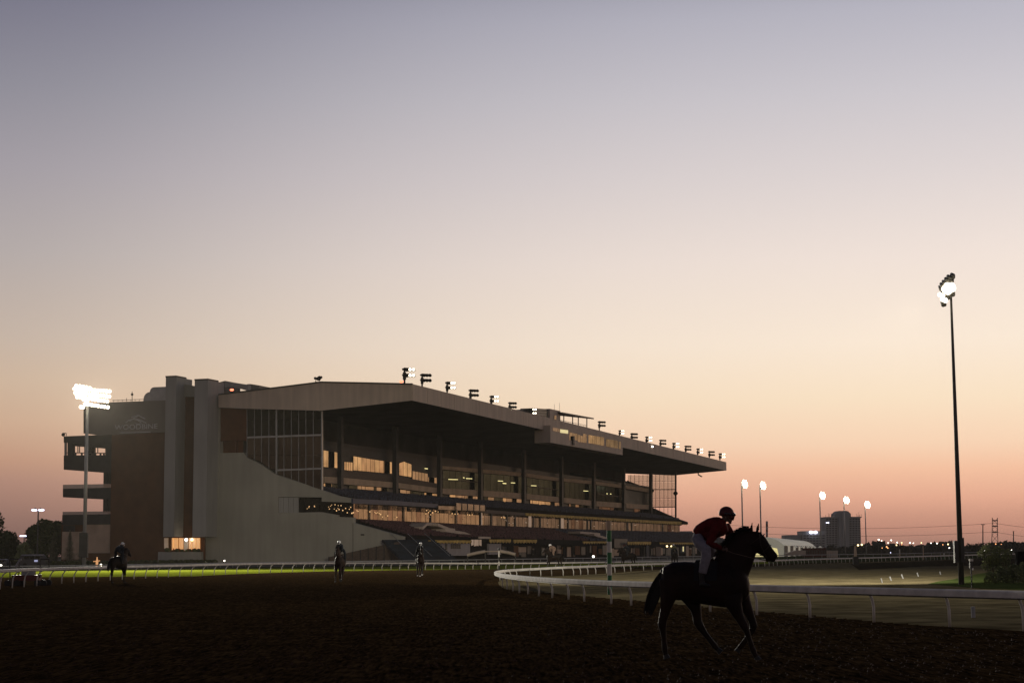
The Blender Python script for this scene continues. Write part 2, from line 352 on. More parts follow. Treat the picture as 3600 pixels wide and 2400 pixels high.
# ------------------------------------------------------------------ rails
def rail_fence(name, curve, label, cat, side, postpx, over, beam_h=.15, beam_w=.13, lipdepth=.035, postr=.035, mats=('white_paint', 'dark_steel'), fix=None, grp=None, hook=.55):
    """curve: points (x,y,h,px) of the post feet; the rail itself overhangs the posts by `over` to `side` (goosenecks)."""
    o0 = curve[0]; t = thing(name, (o0.x, o0.y, 0), label, cat, group=grp)
    P = []
    for i, v in enumerate(curve):
        a = curve[max(0, i - 1)]; c = curve[min(len(curve) - 1, i + 1)]; d = Vector((c.x - a.x, c.y - a.y)).normalized(); n = Vector((d.y, -d.x)) * side
        P.append((Vector((v.x, v.y, 0)), Vector((n.x, n.y, 0)), v.z, v.w))
    bm = MB(); lip = MB(); prof = [(-.5, 0), (-.5, .70), (-.44, .86), (-.15, 1), (.15, 1), (.44, .86), (.5, .70), (.5, 0)]
    for part, w, z0, z1 in ((bm, beam_w, -beam_h, 0), (lip, beam_w * .7, -beam_h - lipdepth, -beam_h - .004)):
        i0 = len(part.v)
        for p, n, h, px in P:
            for u, q in prof: part.v.append(p + n * (over + u * w) + Vector((0, 0, h + z0 + (z1 - z0) * q)))
        k = len(prof)
        for i in range(len(P) - 1):
            for q in range(k):
                a = i0 + i * k + q; c = i0 + i * k + (q + 1) % k; part.f.append((a, c, c + k, a + k)); part.mi.append(0)
        part.f.append(tuple(range(i0, i0 + k))); part.f.append(tuple(range(i0 + (len(P) - 1) * k, i0 + len(P) * k))); part.mi += [0, 0]
    bm.build('rail_beam', mats[0], t); lip.build('rail_lip', mats[1], t)
    pm = MB(); H = 1.0   # post mesh of unit height, overhang along +x
    pts = [(0, 0, 0), (.0, 0, hook * H)] + [(over * (1 - math.cos(a)) * .98, 0, hook * H + (1 - hook) * (.98 - beam_h) * math.sin(a)) for a in (R(25), R(50), R(72), R(90))]
    pm.tube(pts, postr, 8); me = pm.mesh('post', mats[0], smooth=True)
    for k, px in enumerate(postpx):
        if fix is None:
            i = min(range(len(P)), key=lambda j: abs(P[j][3] - px)); j = i + 1 if (i + 1 < len(P) and (P[i][3] <= px) == (P[min(i + 1, len(P) - 1)][3] > P[i][3])) else max(0, i - 1)
            a, c = P[i], P[j]; f = 0 if abs(c[3] - a[3]) < 1e-6 else (px - a[3]) / (c[3] - a[3]); f = max(0, min(1, f))
            p = a[0].lerp(c[0], f); n = a[1]; h = a[2] + (c[2] - a[2]) * f
        else: p, n, h = px
        o = put('post', me, t); o.location = p - Vector((o0.x, o0.y, 0)); o.rotation_euler = (0, 0, math.atan2(n.y, n.x)); o.scale = (1, 1, h)
    return t, P
def lerpcurve(T, step=2.0):
    P = [Vector(p) for p in T]; return catmull(P, step)
xsA = [-90, -45, 0, 44]; x = 86
while x < 2440:
    xsA.append(x); x += 44 - 4 * min(1, max(0, x - 86) / 500) - 13 * max(0, min(1, (x - 900) / 700)) if x < 1650 else 29
rail_fence('track_rail', CA, 'long white running rail on gooseneck posts between the dirt track and the bright green turf', 'rail', 1, xsA, .50, hook=.32)
# inner rail
t, PBp = rail_fence('track_rail', CB, 'white running rail that bends in a hairpin around the infield behind the large horse', 'rail', -1, [], .16, beam_h=.165, beam_w=.15, hook=.45)
def near_post(px, py, lo, hi):
    g = G(px, py); best = min(range(lo, hi), key=lambda j: (PBp[j][0] - g).length); return (PBp[best][0], PBp[best][1], PBp[best][2])
half = min(range(len(PBp)), key=lambda j: PBp[j][0].x / PBp[j][0].y)
feet_near = [(3920, 2240), (3615, 2219), (3339, 2203), (3073, 2189), (2848, 2176), (2661, 2165), (2497, 2152), (2350, 2142), (2231, 2132), (2149, 2124), (2068, 2115.5), (1999, 2110), (1943, 2103), (1895, 2096), (1855, 2089), (1826, 2084), (1805, 2078), (1787, 2072), (1771, 2063)]
feet_far = [(1760, 2040), (1775, 2034), (1795, 2030), (1820, 2027), (1854, 2025), (1877, 2024.7), (1900.6, 2024.7), (1928, 2024.7), (1952.7, 2024.5), (1979.5, 2023.5), (2008, 2022), (2037.5, 2020), (2067, 2018.8), (2099, 2017), (2131, 2015), (2161.6, 2013), (2196, 2010), (2229.5, 2007.7), (2263, 2005), (2296, 2003.5), (2326, 2002), (2352, 2001)]
x = 2375
while x < 3560:
    yb = None
    for i in range(len(RB) - 1):
        a, c = RB[i], RB[i + 1]
        if i > 15 and a[0] <= x <= c[0]: yb = a[1] + (c[1] - a[1]) * (x - a[0]) / (c[0] - a[0])
    if yb: feet_far.append((x, yb))
    x += 22 - 8 * min(1, (x - 2375) / 450)
pm = [o for o in COL.objects if o.name.startswith('post')][0]
hm = MB(); hm.tube([(0, 0, 0), (0, 0, .45), (.03, 0, .62), (.08, 0, .76), (.15, 0, .84)], .036, 8); hme = hm.mesh('post', 'white_paint', smooth=True)
for lst, lo, hi in ((feet_near, 0, half + 1), (feet_far, half, len(PBp))):
    for px, py in lst:
        p, n, h = near_post(px, py, lo, hi); o = put('post', hme, t); o.location = p - Vector((CB[0].x, CB[0].y, 0)); o.rotation_euler = (0, 0, math.atan2(n.y, n.x)); o.scale = (1, 1, h)
# second rail: outer rail of the turf course
RC = [(-260, 2010, 1991), (0, 2007, 1988), (200, 2004.5, 1986), (430, 2001, 1982), (900, 1993, 1975), (1200, 1990, 1971), (1430, 1988, 1968.5), (1800, 1984, 1963), (2106, 1978, 1959), (2300, 1974, 1955.5), (2460, 1971, 1953), (2800, 1965, 1949), (3140, 1959, 1944.5), (3344, 1955, 1940.5), (3700, 1950, 1937)]
CC = catmull([Vector(p) for p in rail_points(RC)], 4.0)
xsC = []; x = -60
while x < 3400: xsC.append(x); x += 46 if x < 1400 else (44 if x < 1800 else 30)
rail_fence('track_rail', CC, 'thin greyish rail on straight posts along the far side of the turf', 'rail', 1, xsC, .05, beam_h=.11, beam_w=.09, postr=.04, hook=.8, mats=('grey_paint', 'dark_steel'))
# low clipped hedge strip behind it is a dark planted bed
b = MB()
for (a, c) in (((-200, 1990), (760, 1974)),):
    p = gx(a[0], 262); q = gx(c[0], 272); 
    for i in range(60):
        r0 = p.lerp(q, i / 60); r1 = p.lerp(q, (i + 1) / 60)
        for _ in range(70):
            c_ = r0.lerp(r1, random.random()) + Vector((random.uniform(-.4, .4), random.uniform(-1, 1), random.uniform(0, .9)))
            u = Vector((random.gauss(0, 1), random.gauss(0, 1), random.gauss(0, 1))).normalized() * .2; w = u.orthogonal().normalized() * .2
            b.quad(c_ - u, c_ + w, c_ + u, c_ - w)
tag(b.build('hedge', 'leaf'), 'low dark clipped hedge running along the foot of the grandstand end', 'hedge')
# a plain path strip rail right beside the hedge: slim far rails seen to the right of the tent
RD = [(2560, 1957, 1952), (2900, 1951, 1946), (3300, 1946, 1942), (3700, 1943, 1939)]

# ------------------------------------------------------------------ grandstand
O = at(1449.6, 1352, 300); Oz = O.z; O = Vector((O.x, O.y, 0))
Fc = at(2552, 1625, 564); U = Vector((Fc.x - O.x, Fc.y - O.y, 0)); LEN = U.length; U.normalize(); V = Vector((-U.y, U.x, 0))
GA = math.atan2(U.y, U.x)
gs = thing('grandstand', tuple(O), 'huge concrete and glass racecourse grandstand with a cantilevered roof over dark tiers', 'grandstand', rz=GA)
def B(s, d, h): return O + U * s + V * d + Vector((0, 0, h))
def E(px, py, s):      # (d,h) where pixel ray meets the cross plane at s
    r = ray(px, py); P0 = O + U * s; k = (P0 - C0).xy.dot(U.xy) / r.xy.dot(U.xy); p = C0 + r * k; return ((p - O).xy.dot(V.xy), p.z)
def Fp(px, py, d):     # (s,h) where pixel ray meets the long plane at d
    r = ray(px, py); P0 = O + V * d; k = (P0 - C0).xy.dot(V.xy) / r.xy.dot(V.xy); p = C0 + r * k; return ((p - O).xy.dot(U.xy), p.z)
def ew(name, m, s, poly, th, parent=gs, mb=None):   # polygon on a cross wall, extruded th deeper
    b = mb or MB(); b.prism([B(s, *E(px, py, s)) for px, py in poly], U * th)
    return b.build(name, m, parent) if mb is None else None
def fw(name, m, d, poly, th, parent=gs, mb=None):   # polygon on a long wall, extruded th inward
    b = mb or MB(); b.prism([B(s, d, h) for s, h in (Fp(px, py, d) for px, py in poly)], V * th)
    return b.build(name, m, parent) if mb is None else None
def blk(name, m, s0, s1, d0, d1, h0, h1, parent=gs, mb=None):
    b = mb or MB(); b.hexa([B(s0, d0, h0), B(s1, d0, h0), B(s1, d1, h0), B(s0, d1, h0), B(s0, d0, h1), B(s1, d0, h1), B(s1, d1, h1), B(s0, d1, h1)])
    return b.build(name, m, parent) if mb is None else None
# roof: profile of the end (top and underside), swept along the length
end_top = [E(1449.6, 1352, 0), E(1300, 1348.5, 0), E(1128, 1345, 0), E(1000, 1361, 0), E(768, 1389, 0)]
end_bot = [E(1449.6, 1407, 0), E(1128, 1443, 0), E(868, 1436, 0), E(768, 1432, 0)]
k0 = Fp(2552, 1653, 0)[1]; k1 = Fp(2552, 1625, 0)[1]
print('roof heights near', end_top[0][1], end_bot[0][1], 'far', k1, k0, 'LEN', LEN)
dtop = k1 - end_top[0][1]; dbot = k0 - end_bot[0][1]
b = MB(); poly0 = [B(0, d, h) for d, h in end_top] + [B(0, d, h) for d, h in reversed(end_bot)]; poly1 = [B(LEN, d, h + dtop) for d, h in end_top] + [B(LEN, d, h + dbot) for d, h in reversed(end_bot)]
n = len(poly0); i = len(b.v); b.v += poly0 + poly1; b.f += [tuple(range(n)), tuple(range(n, 2 * n))[::-1]]; b.mi += [0, 0]
for k in range(n):
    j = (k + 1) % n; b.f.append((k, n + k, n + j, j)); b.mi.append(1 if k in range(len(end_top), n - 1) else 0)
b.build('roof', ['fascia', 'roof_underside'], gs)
# fascia cladding panels, standing proud of the roof edge with open joints
NP = 40
for k in range(NP):
    s0 = LEN * k / NP + .02; s1 = LEN * (k + 1) / NP - .02; f0 = (k + .5) / NP
    hb = end_bot[0][1] + dbot * f0; ht = end_top[0][1] + dtop * f0
    if k == 0: pass
    blk('fascia_panel', 'fascia', s0, s1, -.10 - (.04 if k % 2 else 0), -.004, hb - .03, ht + .12)
def edge(pts, s, th, name, m):
    b = MB()
    for (d0, h0), (d1, h1) in zip(pts, pts[1:]): b.hexa([B(s, d0, h0), B(s + th, d0, h0), B(s + th, d1, h1), B(s, d1, h1), B(s, d0, h0 + .25), B(s + th, d0, h0 + .25), B(s + th, d1, h1 + .25), B(s, d1, h1 + .25)])
    return b.build(name, m, gs)
edge(end_top, -.12, .4, 'roof_edge', 'dark_steel')
# end wall of the stand
s_w = 1.0
ew('end_wall', 'concrete', s_w, [(768, 1592), (856, 1590), (868, 1607), (915, 1630), (967, 1666), (1050, 1693), (1131, 1722), (1190, 1742), (1241, 1752), (1241, 1766), (1131, 1762), (1131, 1747), (978, 1746), (978, 1802), (1131, 1799), (1190, 1810), (1190, 1816), (1241, 1818), (1241, 1837), (1330, 1861), (1416, 1885), (1416, 1908), (1416, 2000), (690, 2000), (690, 1592)], 1.2)
ew('end_wall_joint', 'dark_steel', s_w - .03, [(1240, 1838), (1241.3, 1838), (1241.3, 1985), (1240, 1985)], .028)
ew('wall_vent', 'dark_steel', s_w - .2, [(1268, 1876), (1279, 1876), (1279, 1881), (1268, 1881)], .19)
# pale shutter + dark ribbon window low on the end wall
for i in range(4):
    x0 = 979 + i * 17.6; ew('shutter_panel', 'pale_concrete', s_w + .12, [(x0 + .5, 1748), (x0 + 17, 1748), (x0 + 17, 1801), (x0 + .5, 1801)], .3)
for (x0, x1, y0, y1) in ((1050, 1069, 1748, 1800), (1070, 1098, 1749, 1799), (1099, 1122, 1752, 1799), (1123, 1140, 1760, 1799), (1141, 1166, 1766, 1806), (1167, 1190, 1767, 1808), (1191, 1214, 1768, 1815), (1215, 1239, 1769, 1816)):
    ew('window_pane', 'pane_dark', s_w + .5, [(x0, y0), (x1, y0 + 1), (x1, y1), (x0, y1)], .1)
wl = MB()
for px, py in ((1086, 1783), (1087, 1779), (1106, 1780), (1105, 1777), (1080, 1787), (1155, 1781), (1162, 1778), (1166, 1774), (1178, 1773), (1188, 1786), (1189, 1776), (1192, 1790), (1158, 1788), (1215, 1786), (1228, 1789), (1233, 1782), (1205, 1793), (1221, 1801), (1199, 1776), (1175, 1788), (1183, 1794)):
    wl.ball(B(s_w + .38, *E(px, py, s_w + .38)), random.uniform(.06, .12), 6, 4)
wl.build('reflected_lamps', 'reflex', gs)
# brick corner block under the roof and the gap below it, whose back wall emits its own glow
ew('brick_panel', 'brick', s_w + .3, [(768, 1428), (868, 1430), (868, 1548), (768, 1550)], 3)
ew('recess_wall', 'window_dim', s_w + 2.2, [(768, 1551), (925, 1551), (925, 1592), (768, 1594)], .2)
ew('lit_window', 'window_warm', s_w + 2.0, [(776, 1562), (814, 1562), (814, 1577), (776, 1577)], .15)
ew('lit_window', 'window_dim', s_w + 2.0, [(830, 1566), (915, 1570), (915, 1584), (830, 1577)], .15)
ew('brick_pier', 'brick', s_w + .6, [(815, 1548), (829, 1548), (829, 1592), (815, 1592)], 1)
# end glass screen: posts, beams, mullions, panes
sg = s_w + .25
cols = [868, 894, 919, 945, 971, 998, 1024, 1050, 1075, 1101, 1131]
def low(px):          # stepped top of the end wall under the glass
    xs = [(868, 1606), (915, 1620), (967, 1664), (1050, 1693), (1131, 1722)]
    for a, c in zip(xs, xs[1:]):
        if a[0] <= px <= c[0]: return a[1] + (c[1] - a[1]) * (px - a[0]) / (c[0] - a[0])
    return 1606 if px < 868 else 1722
rows = [lambda x: 1436 + (x - 868) * .03, lambda x: 1476 - (x - 868) * .01, lambda x: 1537 - (x - 868) * .033, lambda x: 1600, lambda x: 1652 - (x - 968) * .035, lambda x: low(x)]
for i in range(len(cols) - 1):
    x0, x1 = cols[i] + .8, cols[i + 1] - .8
    for j in range(5):
        y0, y1 = rows[j](x0), min(rows[j + 1](x0), low(x0)); y0b, y1b = rows[j](x1), min(rows[j + 1](x1), low(x1))
        if y1 - y0 < 5 or y1b - y0b < 5: continue
        ew('glass_pane', 'pane_dark' if j < 2 else 'pane_end', sg, [(x0, y0 + .8), (x1, y0b + .8), (x1, y1b - .8), (x0, y1 - .8)], .05)
for x in cols:
    wdt = 4.2 if x in (971, 1131) else 1.6
    ew('mullion', 'steel' if wdt > 2 else 'grey_paint', sg - (.35 if wdt > 2 else .1), [(x - wdt / 2, 1436), (x + wdt / 2, 1436), (x + wdt / 2, low(x)), (x - wdt / 2, low(x))], .34 if wdt > 2 else .09)
for x0, x1, y0, y1 in ((868, 1131, 1537, 1528), (971, 1131, 1652, 1646)):
    ew('screen_beam', 'steel', sg - .3, [(x0, y0 - 3), (x1, y1 - 3), (x1, y1 + 3), (x0, y0 + 3)], .29)
# pylons
def pylon(x0, x1, xr, top, bot, s, name='lift_tower'):
    a = E(x0, top, s); c = E(x1, top, s); hb = E(x0, bot, s)[1]
    # depth in s so that the side face ends at xr
    ds = .1
    while True:
        p = B(s + ds, c[0], a[1]); q = CR.transposed() @ (p - C0); px = 1800 + q.x / -q.z * FPX
        if px >= xr or ds > 20: break
        ds += .05
    return blk(name, 'pale_concrete', s, s + ds + 2.5, c[0], a[0], hb, a[1]), (s, s + ds, c[0], a[0], hb, a[1])
p1, q1 = pylon(583, 620, 652, 1326, 1886, -3.2); p2, q2 = pylon(684.5, 731.5, 765, 1337, 1886, -3.2)
p3 = blk('lift_tower_cap', 'dark_steel', q1[0] - .05, q1[1] + .3, q1[2] - .05, q1[3] + .05, q1[5], q1[5] + .25); blk('lift_tower_cap', 'dark_steel', q2[0] - .05, q2[1] + .3, q2[2] - .05, q2[3] + .05, q2[5], q2[5] + .25)
ew('recess_wall', 'brick', .2, [(640, 1392), (690, 1395), (690, 1890), (640, 1890)], 2)
ew('recess_wall', 'concrete', -.2, [(640, 1348), (690, 1358), (690, 1394), (640, 1394)], 2)
ew('end_wall', 'concrete', s_w - .1, [(700, 1392), (772, 1392), (772, 1990), (700, 1990)], 2)
# brick end wall with the name
ew('brick_wall', 'brick', -.4, [(393, 1519), (590, 1517), (590, 1985), (386, 1985)], 4)
ew('sign_wall', 'sign_panel', -.7, [(300, 1420), (400, 1413), (590, 1406), (590, 1518), (350, 1530), (300, 1521)], 4)
ew('sign_wall_edge', 'dark_metal', -.9, [(293.5, 1420), (300, 1420), (300, 1523), (293.5, 1523)], 4.4)
def text_at(txt, px0, px1, pyt, pyb, s, name, m):
    cu = bpy.data.curves.new(name, 'FONT'); cu.body = txt; cu.extrude = .04; cu.size = 1
    o = bpy.data.objects.new(name, cu); COL.objects.link(o); bpy.context.view_layer.update()
    me = bpy.data.meshes.new_from_object(o); bpy.data.objects.remove(o)
    xs = [v.co.x for v in me.vertices]; ys = [v.co.y for v in me.vertices]; x0, x1, y0, y1 = min(xs), max(xs), min(ys), max(ys)
    d0, hb = E(px0, pyb, s); d1, _ = E(px1, pyb, s); ht = E((px0 + px1) / 2, pyt, s)[1]
    inv = chain(gs).inverted()
    for v in me.vertices:
        u = (v.co.x - x0) / (x1 - x0); w = (v.co.y - y0) / (y1 - y0)
        v.co = inv @ B(s - .04 + v.co.z, d0 + (d1 - d0) * u, hb + (ht - hb) * w)
    me.materials.append(MT[m]); q = bpy.data.objects.new(name, me); COL.objects.link(q); q.parent = gs; WM[q.name] = WM[gs.name]; return q
text_at('WOODBINE', 404, 554, 1491, 1510.5, -.75, 'sign_lettering', 'sign_letters')
b = MB()
def stroke(pts, w, s=-.78):
    for a, c in zip(pts, pts[1:]): b.tube([B(s, *E(*a, s)), B(s, *E(*c, s))], w, 5)
stroke([(442, 1486), (452, 1477), (469, 1472.5), (482, 1475), (496, 1484)], .10); stroke([(462, 1466), (478, 1462), (486, 1459), (497, 1465), (511, 1472)], .10)
stroke([(480, 1472), (497, 1478), (515, 1487)], .09); stroke([(456, 1480), (470, 1470), (486, 1462)], .08); stroke([(422, 1521), (530, 1518)], .10); stroke([(474, 1486), (484, 1490), (500, 1488)], .06)
b.build('sign_emblem', 'sign_letters', gs)
# roof railing, duct drums, masts over the sign wall
b = MB(); 
for x in range(400, 506, 15): b.tube([B(0, *E(x, 1412 - (x - 400) * .04, 0)), B(0, *E(x, 1405 - (x - 400) * .03, 0))], .05, 4)
b.tube([B(0, *E(395, 1407, 0)), B(0, *E(508, 1403, 0))], .06, 4); b.build('roof_railing', 'dark_steel', gs)
b = MB(); b.tube([B(0, *E(464.5, 1412, 0)), B(0, *E(464.5, 1376, 0))], .07, 4); b.tube([B(0, *E(445, 1410, 0)), B(0, *E(445, 1399, 0))], .06, 4); b.ball(B(0, *E(464.5, 1386, 0)), .25, 6, 4); b.build('roof_mast', 'dark_steel', gs)
def drum(px0, px1, top, bot, s, L_):
    d0, h1 = E(px0, top, s); d1, h0 = E(px1, bot, s); b = MB(); n = 10; poly = [B(s, d1, h0), B(s, d1, h1)]
    rr_ = min((h1 - h0) * .8, (d0 - d1) * .45)
    poly += [B(s, d0 - rr_ + rr_ * math.sin(a), h1 - rr_ + rr_ * math.cos(a)) for a in [math.pi / 2 * k / 6 for k in range(7)]] + [B(s, d0, h0)]
    b.prism(poly, U * L_); return b.build('roof_duct', 'steel', gs)
drum(505, 590, 1378, 1406, 1.0, 5); drum(527, 590, 1361, 1379, 2.5, 5)
# plant rooms and light beam behind the second tower
ew('plant_room', 'sign_panel', 6, [(762, 1345), (792, 1338), (792, 1400), (762, 1400)], 6)
fz = MB(); ew('', '', 5, [(790, 1339), (872, 1352), (872, 1373), (820, 1360), (790, 1361)], 1.2, mb=fz); fz.build('roof_channel', 'pale_concrete', gs)
ew('plant_room', 'concrete', 10, [(868, 1350), (880, 1349), (880, 1392), (868, 1394)], 8); ew('plant_room', 'sign_panel', 9, [(880, 1349), (911, 1354), (911, 1388), (880, 1390)], 8)
# ground floor recess with warm lobby windows
ew('lobby_wall', 'brick', -.2, [(570, 1887), (720, 1887), (720, 1985), (570, 1985)], .3)
for x0, x1, w in ((577, 590, 'window_dim'), (604, 609, 'window_warm'), (611, 625, 'window_warm'), (629, 643, 'window_warm'), (647, 660, 'window_dim'), (664, 673, 'window_warm'), (676, 687, 'window_warm'), (690, 702, 'window_warm')):
    ew('lobby_window', w, -.5, [(x0, 1890), (x1, 1890), (x1, 1928 + random.uniform(-4, 8)), (x0, 1928 + random.uniform(-4, 8))], .2)
ew('parapet_block', 'pale_concrete', -1.6, [(556, 1939), (604, 1940), (604, 1985), (554, 1985)], 1); ew('parapet_block', 'concrete', -1.5, [(604, 1939), (706, 1939), (706, 1985), (604, 1985)], .9)
pl = MB()
for x in (586, 592, 622, 640, 655, 668, 684, 698): pl.ball(B(-1.2, *E(x, 1934 + random.uniform(-3, 2), -1.2)), random.uniform(.25, .42), 7, 5)
pl.build('planter_shrubs', 'leaf', gs)
for px, py, nm in ((654.5, 1896, 'lamp_soft'), (675, 1895.5, 'lamp_warm')):
    pl = MB(); pl.ball(B(-1.6, *E(px, py, -1.6)), .27, 8, 6); pl.build('lobby_lamp', nm, gs)
# rear balconies to the left of the brick wall
def bal(poly, m, s, th, name): ew(name, m, s, poly, th)
bal([(224, 1533), (300, 1530), (395, 1526), (395, 1562), (300, 1558), (224, 1555)], 'dark_metal', .5, 13, 'balcony_roof')
bal([(226, 1555), (230, 1555), (230, 1602), (226, 1602)], 'steel', .6, .5, 'balcony_post')
bal([(237, 1555), (256, 1555), (256, 1602), (237, 1602)], 'dark_metal', .8, .8, 'balcony_pier'); bal([(296, 1555), (313, 1556), (313, 1602), (296, 1602)], 'dark_metal', .8, 2, 'balcony_pier')
bal([(370, 1557), (395, 1558), (395, 1604), (370, 1604)], 'dark_metal', .8, .8, 'balcony_pier')
bal([(256, 1556), (370, 1556), (370, 1576), (256, 1567)], 'dark_metal', 1.2, .4, 'balcony_lintel')
for x in (272, 278, 320, 333, 342): bal([(x, 1562), (x + 1.6, 1562), (x + 1.6, 1590), (x, 1590)], 'dark_steel', 1.4, .2, 'balcony_mullion')
bal([(230, 1589), (392, 1591), (392, 1594), (230, 1592)], 'dark_steel', .9, .2, 'balcony_handrail')
for x in (262, 284, 322, 332, 350, 362): bal([(x, 1592), (x + 6, 1592), (x + 6, 1602), (x, 1602)], 'dark_steel', .9, .1, 'balcony_baluster')
bal([(224, 1600), (395, 1599), (395, 1663), (224, 1650)], 'dark_metal', .5, 13, 'balcony_front')
bal([(364, 1655), (378, 1655), (378, 1800), (362, 1800)], 'dark_metal', 3, 2, 'balcony_column')
bal([(221, 1703), (391, 1700), (391, 1716), (221, 1718)], 'glass_rail', .6, .08, 'balcony_glass'); bal([(221, 1717), (391, 1713), (391, 1756), (221, 1747)], 'dark_metal', .5, 13, 'balcony_front')
bal([(220, 1798), (391, 1796), (391, 1808), (220, 1810)], 'glass_rail', .6, .08, 'balcony_glass'); bal([(219, 1809), (391, 1806), (390, 1842), (218, 1844)], 'dark_metal', .5, 13, 'balcony_front')
bal([(216, 1842), (390, 1840), (388, 1990), (214, 1990)], 'brick', 1, 12, 'annexe_wall'); bal([(303, 1841), (387, 1841), (386, 1943), (300, 1943)], 'tan_parapet', .7, .29, 'render_panel')
bal([(222, 1845), (262, 1845), (262, 1868), (222, 1868)], 'dark_metal', .8, .19, 'annexe_vent')
bal([(219, 1868), (299, 1868), (298, 1965), (216, 1965)], 'tan_parapet', .85, .14, 'render_panel')
b = MB(); b.tube([B(2, *E(233, 1532, 2)), B(2, *E(233, 1522, 2)), B(2, *E(222, 1522, 2))], .07, 5); b.ball(B(2, *E(222.5, 1527, 2)), .35, 8, 5); b.build('security_camera', 'dark_steel', gs)

# --- long front: core wall, tiers, bands
Hr = end_bot[1][1]
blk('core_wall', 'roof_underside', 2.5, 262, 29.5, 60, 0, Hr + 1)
blk('end_block', 'brick', 2.3, 4, 33, 58.5, 0, Hr - .5)
blk('far_wall', 'dark_metal', 261, 263, 29.5, 60, 0, Hr)
def interp(T, x):
    for a, c in zip(T, T[1:]):
        if a[0] <= x <= c[0]: f = (x - a[0]) / (c[0] - a[0]); return [a[k] + (c[k] - a[k]) * f for k in range(1, len(a))]
    return list(T[0][1:]) if x < T[0][0] else list(T[-1][1:])
def band(name, m, d, T, th, x0=None, x1=None, bot=None):
    x0 = x0 or T[0][0]; x1 = x1 or T[-1][0]; xs = [x0] + [t[0] for t in T if x0 < t[0] < x1] + [x1]
    tops = [(x, interp(T, x)[0]) for x in xs]; bots = [(x, interp(T, x)[1]) for x in xs]
    return fw(name, m, d, tops + bots[::-1], th)
colx = [1204, 1397, 1552, 1695, 1847, 1979, 2092, 2197, 2292]
DC = 20.8
for i, x in enumerate(colx):
    w = 5 - 2.2 * i / 8 + 1.5; wd = max(8 - i * .55, 4)
    fw('column', 'dark_metal', DC - 1.0, [(x - wd / 2, 1400 + (x - 1200) * .19), (x + wd / 2, 1400 + (x - 1200) * .19), (x + wd / 2, 1766 + (x - 1204) * .045), (x - wd / 2, 1766 + (x - 1204) * .045)], .8)
# upper-tier parapet (A), mid parapet (B) and its lower edge
A_ = [(1136, 1600, 1612), (1300, 1617, 1630), (1580, 1639, 1651), (1840, 1661, 1674), (1965, 1679, 1691), (2080, 1690, 1701), (2190, 1704, 1715), (2290, 1718, 1731)]
B_ = [(1136, 1674, 1695), (1204, 1678, 1701), (1390, 1695, 1714), (1552, 1716, 1735), (1690, 1722, 1743), (1845, 1734, 1753), (1979, 1748, 1766), (2092, 1760, 1778), (2200, 1768, 1785), (2292, 1775, 1790)]
segs = [1136] + colx
for a, c in zip(segs, segs[1:]):
    if a >= 1552: band('upper_parapet', 'tan_parapet', DC - .2, A_, .5, a + 4, c - 4)
    band('mid_parapet', 'tan_parapet', DC - .2, B_, .5, a + 5, c - 4)
# bright reflecting glazing of the restaurant level between roof and parapet B
GT = [(1136, 1582, 1645), (1198, 1590, 1648), (1204, 1592, 1650), (1240, 1605, 1662), (1378, 1622, 1670), (1402, 1623, 1672), (1446, 1626, 1676), (1500, 1650, 1692), (1535, 1676, 1698)]
def panes(T, x0, x1, n, d, m, name='glass_pane', gap=1.2):
    for k in range(n):
        a = x0 + (x1 - x0) * k / n + gap / 2; c = x0 + (x1 - x0) * (k + 1) / n - gap / 2
        band(name, random.choice(['pane_bright', 'pane_bright', 'pane_bright2']) if m == 'pane_bright' else m, d, T, .05, a, c)
fw('glazing_backing', 'dark_metal', DC + .6, [(1136, 1560), (1560, 1625), (1560, 1712), (1136, 1672)], .3)
panes([(1136, 1582, 1640), (1198, 1592, 1645)], 1137, 1200, 5, DC + .3, 'pane_bright')
panes([(1209, 1623, 1660), (1240, 1625, 1664)], 1210, 1240, 4, DC + .3, 'pane_bright')
panes([(1242, 1603, 1652), (1300, 1613, 1657), (1378, 1624, 1664)], 1242, 1378, 9, DC + .3, 'pane_bright')
panes([(1402, 1628, 1669), (1420, 1622, 1672), (1446, 1632, 1676)], 1403, 1447, 3, DC + .3, 'pane_bright')
panes([(1450, 1655, 1688), (1500, 1664, 1697)], 1450, 1504, 5, DC + .3, 'pane_mid')
panes([(1490, 1675, 1696), (1536, 1679, 1698)], 1504, 1536, 3, DC + .3, 'pane_mid')
band('ledge', 'brown_rail', DC - .1, [(1136, 1646, 1672), (1204, 1650, 1677), (1390, 1672, 1693), (1530, 1697, 1714)], .3)
# dark glazing with ceiling tubes further along
DT = [(1552, 1652, 1716), (1690, 1664, 1722), (1845, 1676, 1734), (1979, 1692, 1748), (2092, 1703, 1760), (2203, 1716, 1768)]
for i, (a, c) in enumerate(zip(colx[2:], colx[3:])):
    if c > 2204: break
    panes(DT, a + 5, c - 5, 6, DC + .4, 'pane_dark')
    if i % 2 == 0 or random.random() < .5: x0_ = a + 8; band('inner_balcony', 'brown_rail', DC + .3, [(q_, t_ + 30, t_ + 33) for q_, t_, _b in DT], .05, x0_, c - 12)
tl = MB()
for x0, x1, y in ((1639, 1660, 1681), (1629, 1633, 1678), (1577, 1610, 1684), (1751, 1769, 1689.5), (1768, 1780, 1698), (1797, 1811, 1696), (1868, 1886, 1706), (2052, 2068, 1724.5), (2081, 2091, 1728), (1494, 1504, 1646), (2133, 2136, 1734), (2146, 2149, 1735)):
    th = .9 if (x1 - x0) > 12 else 1.2
    p = [(x0, y - th), (x1, y - th + .8), (x1, y + th + .8), (x0, y + th)]
    fw('ceiling_light', 'tube_light', DC + .2, p, .06)
